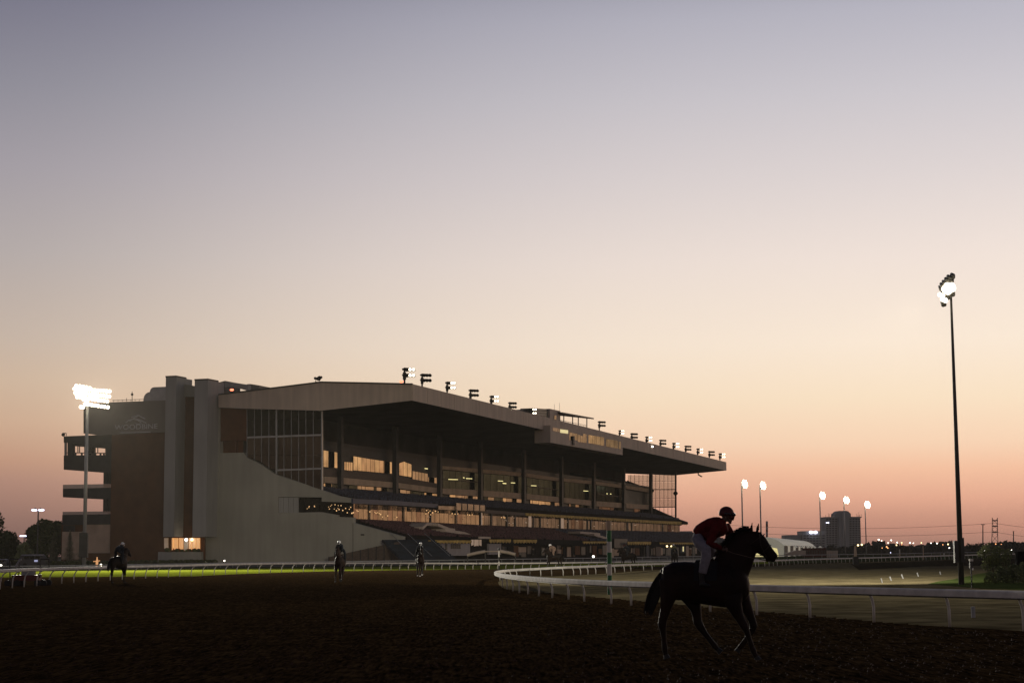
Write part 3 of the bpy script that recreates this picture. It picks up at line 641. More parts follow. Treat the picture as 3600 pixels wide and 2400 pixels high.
# windows below parapet B
WB = [(1136, 1696, 1708), (1204, 1703, 1714), (1390, 1716, 1728), (1552, 1737, 1757), (1690, 1745, 1762), (1845, 1755, 1772), (1979, 1767, 1782), (2092, 1779, 1791), (2204, 1786, 1799), (2285, 1792, 1802)]
x = 1138
while x < 2275:
    w = random.choice([9, 14, 22, 30]); m = random.choice(['pane_bright', 'pane_mid', 'pane_mid', 'pane_dark', 'pane_dark'])
    if not any(abs(x - c) < 6 or (x < c < x + w) for c in colx): band('window_pane', m, DC + .6, WB, .06, x, min(x + w - 1.5, 2280))
    x += w
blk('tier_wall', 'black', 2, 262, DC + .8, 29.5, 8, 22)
# raked seating tiers: (name, front line px table at d0) built as stepped slabs
def rake(name, d0, h0n, h0f, d1, h1n, h1f, rows_n, m, s0=2, s1=262, tread='kiosk_dark', seats=True, pitch=.62, smin=None):
    b = MB()
    for k in range(rows_n):
        f0, f1 = k / rows_n, (k + 1) / rows_n; da, db = d0 + (d1 - d0) * f0, d0 + (d1 - d0) * f1
        ha, hb = h0n + (h1n - h0n) * f1, h0f + (h1f - h0f) * f1
        b.hexa([B(s0, da, ha - 1.5), B(s1, da, hb - 1.5), B(s1, db, hb - 1.5), B(s0, db, ha - 1.5), B(s0, da, ha), B(s1, da, hb), B(s1, db, hb), B(s0, db, ha)])
    b.build(name, tread, gs)
    if seats:
        q = MB()
        for k in range(rows_n):
            f1 = (k + 1) / rows_n; dm = d0 + (d1 - d0) * (k + .55) / rows_n; s = s0 + 1
            while s < s1 - 1:
                if (s % 14) > 1.3:
                    f = (s - s0) / (s1 - s0); h = (h0n + (h1n - h0n) * f1) * (1 - f) + (h0f + (h1f - h0f) * f1) * f + random.uniform(-.03, .03)
                    q.hexa([B(s, dm, h + .35), B(s + pitch * .8, dm, h + .35), B(s + pitch * .8, dm + .12, h + .38), B(s, dm + .12, h + .38), B(s, dm + .05, h + .85), B(s + pitch * .8, dm + .05, h + .85), B(s + pitch * .8, dm + .2, h + .83), B(s, dm + .2, h + .83)])
                s += pitch
        o = q.build('seats', m, gs); o['kind'] = 'stuff'
h1 = lambda px, py, d: Fp(px, py, d)[1]
# middle rake behind the lower fascia
mn = h1(1300, 1765, 11.4); mf = h1(2400, 1832, 11.4); bn = 12.75; bf = 12.75
print('mid rake', mn, mf, bn, bf)
rake('middle_tier', 11.4, mn, mf, DC, bn, bf, 9, 'blue_seat', s0=2, s1=262)
# upper rake at the far end, seen from the side against the sky
b = MB(); b.hexa([B(200, DC, h1(2285, 1722, DC)), B(262, DC, h1(2285, 1722, DC)), B(262, 29.5, h1(2204, 1715, 29.5)), B(200, 29.5, h1(2204, 1715, 29.5)), B(200, DC, h1(2285, 1719, DC)), B(262, DC, h1(2285, 1719, DC)), B(262, 29.5, E(2204, 1688, 262)[1]), B(200, 29.5, E(2204, 1688, 262)[1])]); b.build('upper_tier', 'dark_metal', gs)
ew('tier_end', 'dark_metal', 261, [(2204, 1750), (2290, 1782), (2376, 1820), (2417, 1834), (2417, 1842), (2204, 1842)], .8)
ew('tier_end', 'dark_metal', 261, [(2204, 1688), (2288, 1720), (2290, 1731), (2204, 1728)], .8)
# far end screen: posts, rails and slender brown mullions with clear panes
se = 260.5
for x in (2291, 2375): ew('screen_post', 'dark_metal', se, [(x - 2.6, 1655), (x + 2.6, 1655), (x + 2.6, 1822), (x - 2.6, 1822)], .5)
for y0, y1, x0, x1 in ((1720, 1720, 2291, 2375), (1782, 1781, 2291, 2375)): ew('screen_beam', 'dark_metal', se, [(x0, y0 - 1.5), (x1, y1 - 1.5), (x1, y1 + 1.5), (x0, y0 + 1.5)], .3)
for x, y in ((2291, 1724), (2375, 1733)): 
    b = MB(); b.ball(B(se, *E(x, y, se)), .62, 8, 5, sq=(1.2, 1, 1)); b.build('loudspeaker', 'black', gs)
for i, x in enumerate([2217, 2231, 2246, 2260, 2275, 2305, 2319, 2334, 2348, 2362]):
    ew('mullion', 'brown_rail', se + .1, [(x - .6, 1668), (x + .6, 1668), (x + .6, 1816 if x > 2291 else 1785), (x - .6, 1816 if x > 2291 else 1785)], .12)
for y in (1692, 1752, 1812):
    ew('mullion', 'brown_rail', se + .12, [(2206 if y < 1800 else 2350, y - .6), (2374, y - 1.6), (2374, y - .4), (2206 if y < 1800 else 2350, y + .6)], .08)
gridx = [2206, 2217, 2231, 2246, 2260, 2275, 2288]; gridx2 = [2294, 2305, 2319, 2334, 2348, 2362, 2373]
for gxs in (gridx, gridx2):
    for a, c in zip(gxs, gxs[1:]):
        for y0, y1 in ((1669, 1691), (1693, 1719), (1722, 1751), (1753, 1780)):
            ew('glass_pane', 'clear_glass', se + .15, [(a + .7, y0), (c - .7, y0), (c - .7, y1), (a + .7, y1)], .03)
# lower fascia/roof of the glass front
blk('lower_slab', 'dark_metal', 2, 262, 11.6, 29, h1(1240, 1772, 11.4) - .4, h1(1240, 1772, 11.4))
LF = [(1241, 1752, 1769), (1400, 1760, 1775), (1540, 1771, 1784), (1541, 1776, 1786), (1700, 1790, 1802), (1860, 1803, 1812), (2100, 1817, 1826), (2300, 1829, 1838), (2417, 1834, 1844)]
band('canopy_edge', 'blue_fascia', 11.2, LF, .3, 1241, 1540)
band('canopy_edge', 'brown_rail', 11.2, LF, .3, 1541, 1846)
x = 1848
while x < 2415:       # scalloped valance: each scallop a small piece
    a = interp(LF, x); w = 11 - 4 * (x - 1848) / 570; c = interp(LF, min(x + w, 2417)); m_ = (a[1] + c[1]) / 2
    fw('valance_scallop', 'awning', 11.1, [(x, a[0]), (x + w - .4, c[0]), (x + w - .4, c[1] - 1.5), (x + w / 2, m_ + 1.5), (x, a[1] - 1.5)], .08); x += w
# upper boxes between the lower glass and the tier at mid length
band('box_front', 'pane_tan', 10.9, [(1541, 1777, 1790), (1604, 1779, 1792)], .2); band('box_front', 'pane_tan', 10.8, [(1604, 1767, 1792), (1708, 1776, 1796)], .2)
for x in (1604, 1625, 1645, 1667, 1688, 1708): fw('mullion', 'brown_rail', 10.7, [(x - .5, 1767 + (x - 1604) * .085), (x + .5, 1767 + (x - 1604) * .085), (x + .5, 1796), (x - .5, 1796)], .1)
# lower glass front: individual panes
LG = [(1241, 1770, 1822), (1400, 1779, 1831), (1520, 1789, 1835), (1700, 1800, 1845), (1860, 1812, 1853), (2100, 1828, 1864), (2300, 1841, 1871), (2390, 1845, 1874)]
fw('glazing_backing', 'dark_metal', 11.9, [(1241, 1768), (2390, 1842), (2390, 1876), (1241, 1826)], .3)
random.seed(12); x = 1243
while x < 2388:
    w = 17.5 - 5.5 * (x - 1241) / 1150
    m = random.choice(['pane_mid', 'pane_mid', 'pane_mid', 'pane_low']) if x < 1700 or random.random() < .12 else random.choice(['pane_tan', 'pane_tan', 'pane_tan2'])
    band('glass_pane', m, 11.4, LG, .06, x, min(x + w - 1.2, 2389)); x += w
for x in (1300, 1420, 1515, 1604, 1690, 1728, 1783, 1812, 1876, 1900, 1970, 1998, 2066, 2078, 2206, 2222, 2330):
    band('glass_post', 'dark_metal', 11.2, [(q_, t_ + .5, b_ - .5) for q_, t_, b_ in LG], .12, x, x + 2.2)
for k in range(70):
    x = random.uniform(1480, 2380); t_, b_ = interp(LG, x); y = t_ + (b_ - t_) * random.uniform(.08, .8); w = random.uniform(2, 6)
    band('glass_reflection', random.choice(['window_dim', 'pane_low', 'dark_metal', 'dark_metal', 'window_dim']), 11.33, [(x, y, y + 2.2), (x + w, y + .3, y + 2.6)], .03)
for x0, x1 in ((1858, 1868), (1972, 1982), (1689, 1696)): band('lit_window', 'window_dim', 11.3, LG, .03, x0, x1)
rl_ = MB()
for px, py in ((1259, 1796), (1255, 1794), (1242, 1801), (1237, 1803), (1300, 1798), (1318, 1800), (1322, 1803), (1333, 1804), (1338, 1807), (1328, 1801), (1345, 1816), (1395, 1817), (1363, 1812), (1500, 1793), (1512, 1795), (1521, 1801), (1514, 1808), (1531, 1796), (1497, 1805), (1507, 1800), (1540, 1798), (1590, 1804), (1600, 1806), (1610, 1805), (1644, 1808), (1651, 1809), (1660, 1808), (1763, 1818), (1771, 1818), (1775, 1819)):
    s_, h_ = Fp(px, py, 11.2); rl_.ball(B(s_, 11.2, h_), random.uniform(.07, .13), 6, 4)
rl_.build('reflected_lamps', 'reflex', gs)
LB = [(1241, 1822, 1838), (1400, 1831, 1846), (1520, 1835, 1852)]
band('seating_parapet', 'kiosk_dark', 11.3, [(1241, 1823, 1840), (1500, 1836, 1850), (2390, 1874, 1880)], .3)
# lower raked seating: red near the end wall, blue further along
ln0 = E(1416, 1885, s_w)[1]; ln1 = E(1241, 1836, s_w)[1]
lf1 = h1(2380, 1877, 11.4); print('lower rake', ln0, ln1, lf1)
hh = lambda s, k: (ln0, ln1)[k]
rake('lower_tier', 1.8, ln0 - .3, ln0 - .8, 11.2, ln1 - .2, ln1 - .6, 11, 'red_seat', s0=2.4, s1=120)
rake('lower_tier', 1.8, ln0 - .8, ln0 - .8, 11.2, ln1 - .6, lf1, 11, 'blue_seat', s0=120, s1=300)
blk('lower_tier_front', 'kiosk_dark', 2.4, 300, 1.9, 3.5, 0, ln0 - 2.0)
# stair flights and vomitory canopies over the lower seating
def flight(p0, p1, w, m, name, n=14):       # p = (s,d,h); blue terraced stair, each step a piece
    a, c = B(*p0), B(*p1); 
    for k in range(n):
        q = a.lerp(c, (k + .5) / n); r_ = (c - a) / n; per = Vector((-r_.y, r_.x, 0)).normalized() * w / 2; run = Vector((r_.x, r_.y, 0)) / 2
        b = MB(); z0 = q.z - .5; z1 = q.z
        P = [q - run - per, q + run - per, q + run + per, q - run + per]
        b.hexa([Vector((p.x, p.y, z0)) for p in P] + [Vector((p.x, p.y, z1)) for p in P]); b.build(name, m, gs)
flight((2, 1.6, ln0 - .4), (-12, -8, .4), 9, 'navy_stair', 'stair_step'); 
for off in (-2.6, 0, 2.6):
    b = MB(); b.tube([B(2 + off * .5, 1.6 - off, ln0 + .5), B(-12 + off * .5, -8 - off, 1.3)], .06, 5); b.build('handrail', 'steel', gs)
def canopy(pts, d, th=.35):
    b = MB()
    for a, c in zip(pts, pts[1:]):
        s0, h0 = Fp(*a, d); s1, h1_ = Fp(*c, d)
        b.hexa([B(s0, d, h0 - .18), B(s1, d, h1_ - .18), B(s1, d + 3, h1_ - .18), B(s0, d + 3, h0 - .18), B(s0, d, h0 + th), B(s1, d, h1_ + th), B(s1, d + 3, h1_ + th), B(s0, d + 3, h0 + th)])
    b.build('stair_canopy', 'fascia', gs)
canopy([(1486, 1858), (1502, 1843), (1540, 1845)], 5); canopy([(1540, 1845), (1582, 1862), (1600, 1864)], 4); canopy([(1566, 1865), (1632, 1875), (1656, 1884)], 3)
canopy([(2040, 1872), (2110, 1878)], 4); canopy([(2090, 1880), (2148, 1897)], 3)
# --- apron-level kiosks, awnings, roofs
def kiosk(px0, px1, top, bot, d, m, name='kiosk_wall', th=3): fw(name, m, d, [(px0, top), (px1, top + (px1 - px0) * .012), (px1, bot), (px0, bot)], th)
kiosk(1480, 1546, 1915, 1950, 0, 'brown_rail'); kiosk(1546, 1655, 1908, 1952, -.5, 'kiosk_white'); kiosk(1719, 1762, 1910, 1948, -1, 'kiosk_white'); kiosk(1655, 1720, 1893, 1950, -.6, 'kiosk_dark')
kiosk(1762, 2480, 1912, 1960, .3, 'kiosk_dark')
for x in (1568, 1587, 1594, 1601, 1608, 1615): fw('kiosk_window', 'black', -.62, [(x, 1911), (x + (5 if x != 1568 else 5), 1911), (x + 5, 1928 if x > 1580 else 1931), (x, 1928 if x > 1580 else 1931)], .1)
for x in (1658, 1668, 1676, 1686): fw('kiosk_window', 'window_dim', -.8, [(x, 1896), (x + 7, 1896), (x + 7, 1912 + random.uniform(0, 8)), (x, 1912 + random.uniform(0, 8))], .1)
fw('kiosk_sign', 'fascia', -1.4, [(1685, 1885), (1725, 1886), (1725, 1893), (1685, 1892)], .2)
def awn(x0, x1, y0, y1, d=-2.2):
    x = x0
    while x < x1 - 1:
        w = 12 - 5 * (x - 1500) / 1000; f = (x - x0) / max(1, x1 - x0)
        fw('awning_scallop', 'awning', d, [(x, y0), (x + w - .4, y0), (x + w - .4, y1 - 4), (x + w / 2, y1 + 1), (x, y1 - 4)], .15); x += w
awn(1508, 1652, 1898, 1909); awn(1722, 1790, 1895, 1907); awn(1806, 1880, 1896, 1908); awn(2050, 2134, 1902, 1910); awn(2207, 2285, 1903, 1914); awn(2320, 2470, 1906, 1913)
kiosk(1880, 2045, 1896, 1913, -1.5, 'kiosk_dark', 'kiosk_roof', 4); kiosk(2160, 2206, 1893, 1925, -1.0, 'black', 'kiosk_roof', 2)
for x0, x1, y0, y1 in ((1960, 1990, 1930, 1945), (2160, 2175, 1930, 1952), (2185, 2210, 1935, 1950), (2215, 2232, 1926, 1944), (2300, 2330, 1925, 1950), (2425, 2450, 1925, 1945), (1825, 1850, 1922, 1940)):
    fw('kiosk_shutter', 'tan_parapet', -.2, [(x0, y0), (x1, y0), (x1, y1), (x0, y1)], .3)
fw('lit_window', 'window_yellow', -.3, [(2400, 1920), (2404, 1920), (2404, 1937), (2400, 1937)], .1)
# shopfront clutter under the far awnings
random.seed(77); x = 1766
while x < 2450:
    w = random.uniform(5, 18); y0 = random.uniform(1914, 1930); y1 = random.uniform(1940, 1958)
    m = random.choice(['kiosk_dark', 'black', 'brown_rail', 'dark_steel', 'navy_stair', 'dark_metal', 'brick', 'tan_parapet'])
    fw('shopfront_panel', m, .2 - random.uniform(.05, .9), [(x, y0), (x + w, y0 + 1), (x + w, y1), (x, y1)], .12); x += w + random.uniform(0, 7)
# brown ramp fence at the end wall
n = 9
for k in range(n):
    x0 = 1155 + (1405 - 1155) * k / n; x1 = 1155 + (1405 - 1155) * (k + 1) / n; y0 = 1957 - 55 * k / n; y1 = 1957 - 55 * (k + 1) / n
    ew('ramp_panel', 'brown_rail', -3 + .02 * k, [(x0 + .6, y0), (x1 - .6, y1), (x1 - .6, 1990), (x0 + .6, 1990)], .15)
    ew('ramp_post', 'dark_steel', -3.3, [(x0 - .8, y0 - 1), (x0 + .8, y0 - 1), (x0 + .8, 1990), (x0 - .8, 1990)], .2)
# press box on the front edge of the roof
dp = -1.6
PBX = [(1935, 1494), (2189, 1532), (2189, 1599), (1935, 1555)]
fw('press_box', 'fascia', dp, PBX, 3.5)
def pbw(x0, x1, y0, y1, m, sl=.15): fw('press_box_window', m, dp - .05, [(x0, y0), (x1, y0 + (x1 - x0) * sl), (x1, y1 + (x1 - x0) * sl), (x0, y1)], .045)
for k in range(3): pbw(1943 + k * 8.6, 1943 + k * 8.6 + 8, 1502 + k * 1.3, 1514 + k * 1.3, 'pane_tan')
for k in range(4): pbw(1970 + k * 7, 1970 + k * 7 + 6.3, 1508 + k * .9, 1520 + k * .9, 'window_yellow')
for x0, x1, y0, y1 in ((2002, 2013, 1519, 1546), (2014.5, 2030, 1522, 1545), (2031, 2040, 1527, 1552), (2041, 2049, 1531, 1553), (2050, 2062, 1524, 1555)): pbw(x0, x1, y0, y1, 'pane_mid')
for k in range(4): pbw(2069 + k * 14, 2069 + k * 14 + 13, 1528 + k * 2.3, 1556.5 + k * 2.6, 'pane_bright')
for k in range(3): pbw(2131 + k * 14, 2131 + k * 14 + 13, 1542 + k * 2.3, 1568.5 + k * 2.6, 'pane_bright')
pbw(2175, 2182.5, 1551, 1577, 'pane_bright')
fw('press_box_pier', 'dark_metal', dp - .4, [(2016, 1532), (2021, 1532), (2021, 1564), (2016, 1562)], .3)
# stair house, louvres and small deck canopy on the roof above the press box
fw('stair_house', 'fascia', .6, [(1933, 1436), (1970, 1444), (1970, 1500), (1933, 1494)], 6); fw('stair_house_door', 'pane_mid', .5, [(1949, 1460), (1956, 1461), (1956, 1483), (1949, 1482)], .09)
for k in range(6):
    y = 1432 + k * 8.6; fw('louvre', 'louver_green', 1.0 - .03 * (k % 2), [(1877 + k * 1.2, y + 2), (1932, y + 6), (1932, y + 13), (1877 + k * 1.2, y + 9.5)], 3)
fw('plant_room', 'dark_metal', 2.5, [(1788, 1444), (1856, 1438), (1900, 1440), (1900, 1480), (1788, 1462)], 4)
b = MB(); pts = [Fp(1970, 1449, 0), Fp(2079, 1469, 0)]
b.hexa([B(pts[0][0], -.6, pts[0][1] - .3), B(pts[1][0], -.6, pts[1][1] - .3), B(pts[1][0] - 2, 7, pts[1][1] + .6), B(pts[0][0], 7, pts[0][1] + .6), B(pts[0][0], -.6, pts[0][1]), B(pts[1][0], -.6, pts[1][1]), B(pts[1][0] - 2, 7, pts[1][1] + .9), B(pts[0][0], 7, pts[0][1] + .9)]); b.build('deck_canopy', 'dark_metal', gs)
for x in (1983, 2014, 2034, 2064): fw('canopy_post', 'dark_metal', .2, [(x - .9, 1450 + (x - 1970) * .18), (x + .9, 1450 + (x - 1970) * .18), (x + .9, 1505 + (x - 1983) * .02), (x - .9, 1505 + (x - 1983) * .02)], .12)
b = MB()
for k in range(17):
    x = 1972 + k * 5.8; b.tube([B(*([Fp(x, 1476 + (x - 1970) * .2, 0)[0], .1, Fp(x, 1476 + (x - 1970) * .2, 0)[1]])), B(*([Fp(x, 1490 + (x - 1970) * .2, 0)[0], .1, Fp(x, 1490 + (x - 1970) * .2, 0)[1]]))], .035, 4)
for o_ in (0, 12): 
    a = Fp(1970, 1476 + o_, 0); c = Fp(2064, 1495 + o_, 0); b.tube([B(a[0], .1, a[1]), B(c[0], .1, c[1])], .05, 4)
b.build('deck_railing', 'dark_metal', gs)
for px, y0, y1 in ((1967, 1444, 1415), (1949, 1440, 1420)):
    b = MB(); a = Fp(px, y0, 1); c = Fp(px, y1, 1); b.tube([B(a[0], 1, a[1]), B(c[0], 1, c[1])], .04, 4); b.build('antenna', 'dark_steel', gs)
b = MB(); p = E(1112, 1348, 3); 
for q, r_ in (((1116, 1331), .32), ((1123, 1328), .38), ((1129, 1326), .25), ((1108, 1329), .25), ((1122, 1334), .25)): b.ball(B(3, *E(*q, 3)), r_, 6, 4)
b.tube([B(3, *E(1108, 1342, 3)), B(3, *E(1135, 1342, 3))], .08, 4); b.tube([B(3, *E(1109, 1343, 3)), B(3, *E(1109, 1330, 3))], .06, 4); b.tube([B(3, *E(1122, 1343, 3)), B(3, *E(1122, 1330, 3))], .06, 4); b.build('roof_camera', 'black', gs)
for px, py, s_ in ((815, 1370, 0), (1411, 1341, 1)):
    b = MB(); b.ball(B(s_, *E(px, py, s_)), .26, 8, 5, sq=(1.4, 1.4, .8)); b.build('warning_light', 'lamp_red', gs)
b = MB(); s_, h_ = Fp(2455, 1668, 8); b.tube([B(s_, 8, h_ + .8), B(s_, 8, h_), B(s_ + .8, 7, h_ - .6)], .2, 6); b.build('roof_spotlight', 'black', gs)
b = MB(); s_, h_ = Fp(2294, 1569, -.4); b.ball(B(s_, -.4, h_), .25, 6, 4); b.build('edge_lamp', 'lamp_soft', gs)

# roof floodlights: F-shaped units standing on the roof edge
FL = [(1422, 1349, 1291, 1), (1484, 1362, 1312, 0), (1572, 1386, 1340, 1), (1654, 1411, 1367, 0), (1727, 1430, 1389, 1), (1792, 1449, 1412, 0), (1863, 1470, 1434, 1), (2107, 1512, 1479, 0), (2178, 1535, 1511, 1), (2221, 1553, 1521, 0),
      (2273, 1563, 1533, 1), (2322, 1574, 1544, 0), (2368, 1585, 1555, 1), (2411, 1594, 1565, 0), (2453, 1603, 1575, 1), (2494, 1612, 1584, 0), (2531, 1620, 1592, 1)]
names = ['first', 'second', 'third', 'fourth', 'fifth', 'sixth', 'seventh', 'eighth', 'ninth', 'tenth', 'eleventh', 'twelfth', 'thirteenth', 'fourteenth', 'fifteenth', 'sixteenth', 'last']
def roof_flood(lit):
    o = thing('roof_floodlight', (0, 0, 0), 'x', 'floodlight', group='floodlights standing along the grandstand roof edge')
    b = MB(); b.tube([(0, 0, 0), (0, 0, 2.55)], .15, 6); b.box((0, 0, 1.3), (.5, .5, 1.1)); b.build('post', 'black', o, world=False)
    for z in (2.45, 1.55):
        b = MB(); b.tube([(-.1, 0, z), (1.55, 0, z - .12)], .15, 6); b.build('arm', 'black', o, world=False)
        for k in range(3):
            c = Vector((.35 + k * .52, -.1, z - .12)); b = MB(); b.tube([c + Vector((-.02, .22, .12)), c + Vector((0, -.05, 0)), c + Vector((0, -.25, -.12))], [.10, .25, .33], 8)
            h = b.build('lamp_head', 'black', o, world=False, smooth=False)
        for k in ((1, 2) if lit else ()):
            c = Vector((.35 + k * .52, -.38, z - .18)); b = MB(); b.ball(c, .22, 10, 6); b.build('lamp_lens', 'lamp_white', o, world=False)
        b = MB(); b.tube([(-.05, .1, z - .05), (-.3, .0, z - .15)], [.1, .2], 7); b.build('lamp_head', 'black', o, world=False)
    return o
protos = {1: roof_flood(1), 0: roof_flood(0)}; used = {0: 0, 1: 0}
for i, (px, yb, yt, lit) in enumerate(FL):
    o = protos[lit] if not used[lit] else copy_tree(protos[lit]); used[lit] = 1
    d = 1.2 if not 1935 < px < 2190 else .8
    s_, hb = Fp(px, yb + 2, d); p = B(s_, d, hb); ht = Fp(px, yt, d)[1]
    o.location = p; o.scale = ((ht - hb) / 2.62,) * 3; o.rotation_euler = (0, 0, math.atan2(-V.y, -V.x) + .35)
    o['label'] = '%s floodlight, %s, %s' % ('lit white' if lit else 'unlit black', ('at the near corner of the grandstand roof' if i == 0 else 'at the far corner of the grandstand roof' if i == 16 else 'on the grandstand roof edge'), ('%s from the near corner' % names[i] if i not in (0, 16) else 'alone at that end'))

# ------------------------------------------------------------------ mast floodlights
def mast(name, foot, H, r0, r1, label, grp=None, box=False):
    t = thing(name, foot, label, 'floodlight mast', group=grp)
    b = MB(); b.tube([(0, 0, 0), (0, 0, H)], [r0, r1], 12); b.build('pole', 'steel' if r0 > .2 else 'dark_steel', t, world=False, smooth=True); return t
def spot(name, loc, target, energy, size, col=(1, .93, .78), blend=.6, rad=.6):
    l = bpy.data.lights.new(name, 'SPOT'); l.energy = energy; l.spot_size = size; l.spot_blend = blend; l.color = col; l.shadow_soft_size = rad
    o = bpy.data.objects.new(name, l); COL.objects.link(o); o.location = loc; o.rotation_euler = (Vector(target) - Vector(loc)).to_track_quat('-Z', 'Y').to_euler(); return o
# big left mast: four rows of lit heads
YL = 232; f = gx(296, YL); Hm = at(305, 1432, YL).z
mL = mast('floodlight_mast', f, Hm + .3, .26, .20, 'tall grey floodlight mast with four rows of blazing lamps before the brick end wall')
lamps_world = []
def mast_head(t, foot, Y, cells, r, m='lamp_white', back='black'):
    for (px, py) in cells:
        p = at(px, py, Y - .4) - Vector(foot); b = MB(); b.ball(p, r, 10, 6, sq=(1, .7, 1)); b.build('lamp', m, t, world=False)
        b = MB(); b.tube([p + Vector((0, .1, 0)), p + Vector((0, .5, .1))], [r * 1.05, r * .5], 8); b.build('lamp_housing', back, t, world=False)
rowsL = [(262, 1366, 385, 1375, 13), (265, 1380, 384, 1393, 13), (272, 1395, 377, 1410, 11), (300, 1420, 379, 1431, 8)]
cells = []
for x0, y0, x1, y1, n in rowsL: cells += [(x0 + (x1 - x0) * k / (n - 1), y0 + (y1 - y0) * k / (n - 1)) for k in range(n)]
cells += [(x0, y0) for x0, y0 in ((268, 1356), (280, 1357), (292, 1359), (304, 1361), (316, 1364), (270, 1388), (282, 1390), (294, 1404), (306, 1412), (284, 1430), (292, 1431))]
mast_head(mL, f, YL, cells, .24)
b = MB()
for x0, y0, x1, y1, n in rowsL: b.tube([at(x0, y0, YL) - f, at(x1, y1, YL) - f], .10, 5)
b.tube([at(305, 1440, YL) - f, at(306, 1370, YL) - f], .18, 6); b.build('crossbars', 'dark_steel', mL, world=False)
b = MB(); b.box(Vector((0, -.3, at(296, 1915, YL).z)), (1.1, .6, 3.2)); b.build('control_box', 'dark_steel', mL, world=False)
Lp = at(310, 1390, YL)
spot('left_mast_beam', (Lp.x, Lp.y - 1.2, Lp.z), tuple(gx(560, 135)), 400000, R(72), blend=1)
spot('left_mast_beam', (Lp.x + 1, Lp.y - 1.2, Lp.z), tuple(gx(1500, 145)), 420000, R(60), blend=1)
# right mast near the infield
YR = G(3373, 2054).y; f = G(3373, 2054); Hm = at(3345, 985, YR).z
f = Vector((at(3360, 1500, YR).x, YR, 0))
mR = mast('floodlight_mast', f, Hm - .1, .150, .052, 'tall slim floodlight mast at the right, close to the bush and grass patch')
b = MB()
for x0, x1, y0, y1 in ((3354, 3368, 1900, 1976), (3376, 3388, 1890, 1974)):
    p = at((x0 + x1) / 2, (y0 + y1) / 2, YR) - f; b.box(p, ((x1 - x0) * YR / FPX, .3, (y1 - y0) * YR / FPX))
b.build('control_box', 'dark_steel', mR, world=False)
def rp(cx, cy): return (3180 + cx / 5.2267, 920 + cy / 5.2267)
heads_dark = [(885, 255, 48), (820, 290, 52), (775, 335, 50), (730, 385, 48), (690, 430, 44), (660, 480, 36), (850, 345, 40), (885, 578, 46), (820, 625, 46), (780, 650, 40), (705, 560, 44), (705, 770, 40), (735, 765, 36)]
for cx, cy, r in heads_dark:
    x, y = rp(cx, cy); p = at(x, y, YR) - f; rr_ = r / 5.2267 * YR / FPX; b = MB(); b.tube([p + Vector((0, .25, .12)), p, p + Vector((-.05, -.25, -.12))], [rr_ * .6, rr_, rr_ * .9], 10); b.build('lamp_housing', 'dark_steel', mR, world=False)
for cx, cy, r in ((790, 450, 70), (860, 480, 84), (750, 500, 70), (800, 540, 66), (870, 430, 50), (650, 605, 42), (705, 620, 40), (700, 690, 44), (750, 710, 46)):
    x, y = rp(cx, cy); p = at(x, y, YR - .5) - f; b = MB(); b.ball(p, r / 5.2267 * YR / FPX, 12, 8); b.build('lamp', 'lamp_white', mR, world=False)
b = MB(); x, y = rp(880, 620); x2, y2 = rp(885, 250); b.tube([at(x, y, YR) - f, at(x2, y2, YR) - f], .07, 6); x3, y3 = rp(660, 480); x4, y4 = rp(700, 760); b.tube([at(x2, y2, YR) - f, at(x3, y3, YR) - f], .05, 5); b.tube([at(x, y, YR) - f, at(x4, y4, YR) - f], .05, 5); b.build('crossbars', 'dark_steel', mR, world=False)
Rp = at(3325, 1020, YR)
spot('right_mast_beam', (Rp.x - 1.6, Rp.y - .8, Rp.z - .8), tuple(G(2600, 2040)), 28000, R(95))
spot('right_mast_beam', (Rp.x - 1.6, Rp.y - .8, Rp.z - .9), tuple(G(2300, 2010)), 21000, R(80))
spot('right_mast_beam', (Rp.x - 1.8, Rp.y - 1.2, Rp.z - .9), tuple(G(3050, 2125)), 17000, R(75))
spot('right_mast_beam', (Rp.x - 1.6, Rp.y - .8, Rp.z - .9), tuple(gx(1330, 300, 5)), 140000, R(20), blend=.9, col=(1, .88, .66))
# roof floods shining on the near end of the home straight
for px in (1572, 1727, 2107, 2273): 
    s_, h_ = Fp(px, 1352 + (px - 1450) * .2477 - 20, -1.5); p = B(s_, -1.5, h_); p = p - V * 2; q_ = p - V * 50 - U * 40; spot('roof_beam', tuple(p), (q_.x, q_.y, 0), 22000, R(70))
# five distant masts
far = [(2612.5, 2618, 1700, 15, 575, 1), (2677, 2682, 1705, 14, 590, 1), (2887, 2891, 1740, 13, 690, 0), (2972, 2975, 1756, 12, 753, 0), (3046, 3049, 1772, 12, 827, 0)]
ord_ = ['leftmost, rising beside the white tent', 'second from the left, rising over the white tent', 'third from the left, just left of the tower block', 'fourth from the left, in front of the tower block', 'rightmost, just right of the tower block']
for i, (px, cx, cy, hh_, Y, k) in enumerate(far):
    f = gx(px, Y); H = at(px, cy, Y).z
    t = mast('floodlight_mast', f, H, .27, .2, 'distant thin lit mast, ' + ord_[i], grp='distant floodlight masts beyond the stand')
    for row in range(4):
        for q in ((0, 1, 2) if row in (1, 2) else (.5, 1.5)):
            p = at(cx - 7 + q * 7 + row * .5, cy - hh_ + 3 + row * (hh_ * 2 / 3.6) * .9 + q * 1.2, Y - 1) - f; b = MB(); b.ball(p, 3.7 * Y / FPX * .95, 8, 5); b.build('lamp', 'lamp_white', t, world=False)
    b = MB(); b.box(at(cx - 2, cy, Y) - f, (12 * Y / FPX, .3, hh_ * 1.9 * Y / FPX)); b.build('lamp_frame', 'dark_steel', t, world=False)

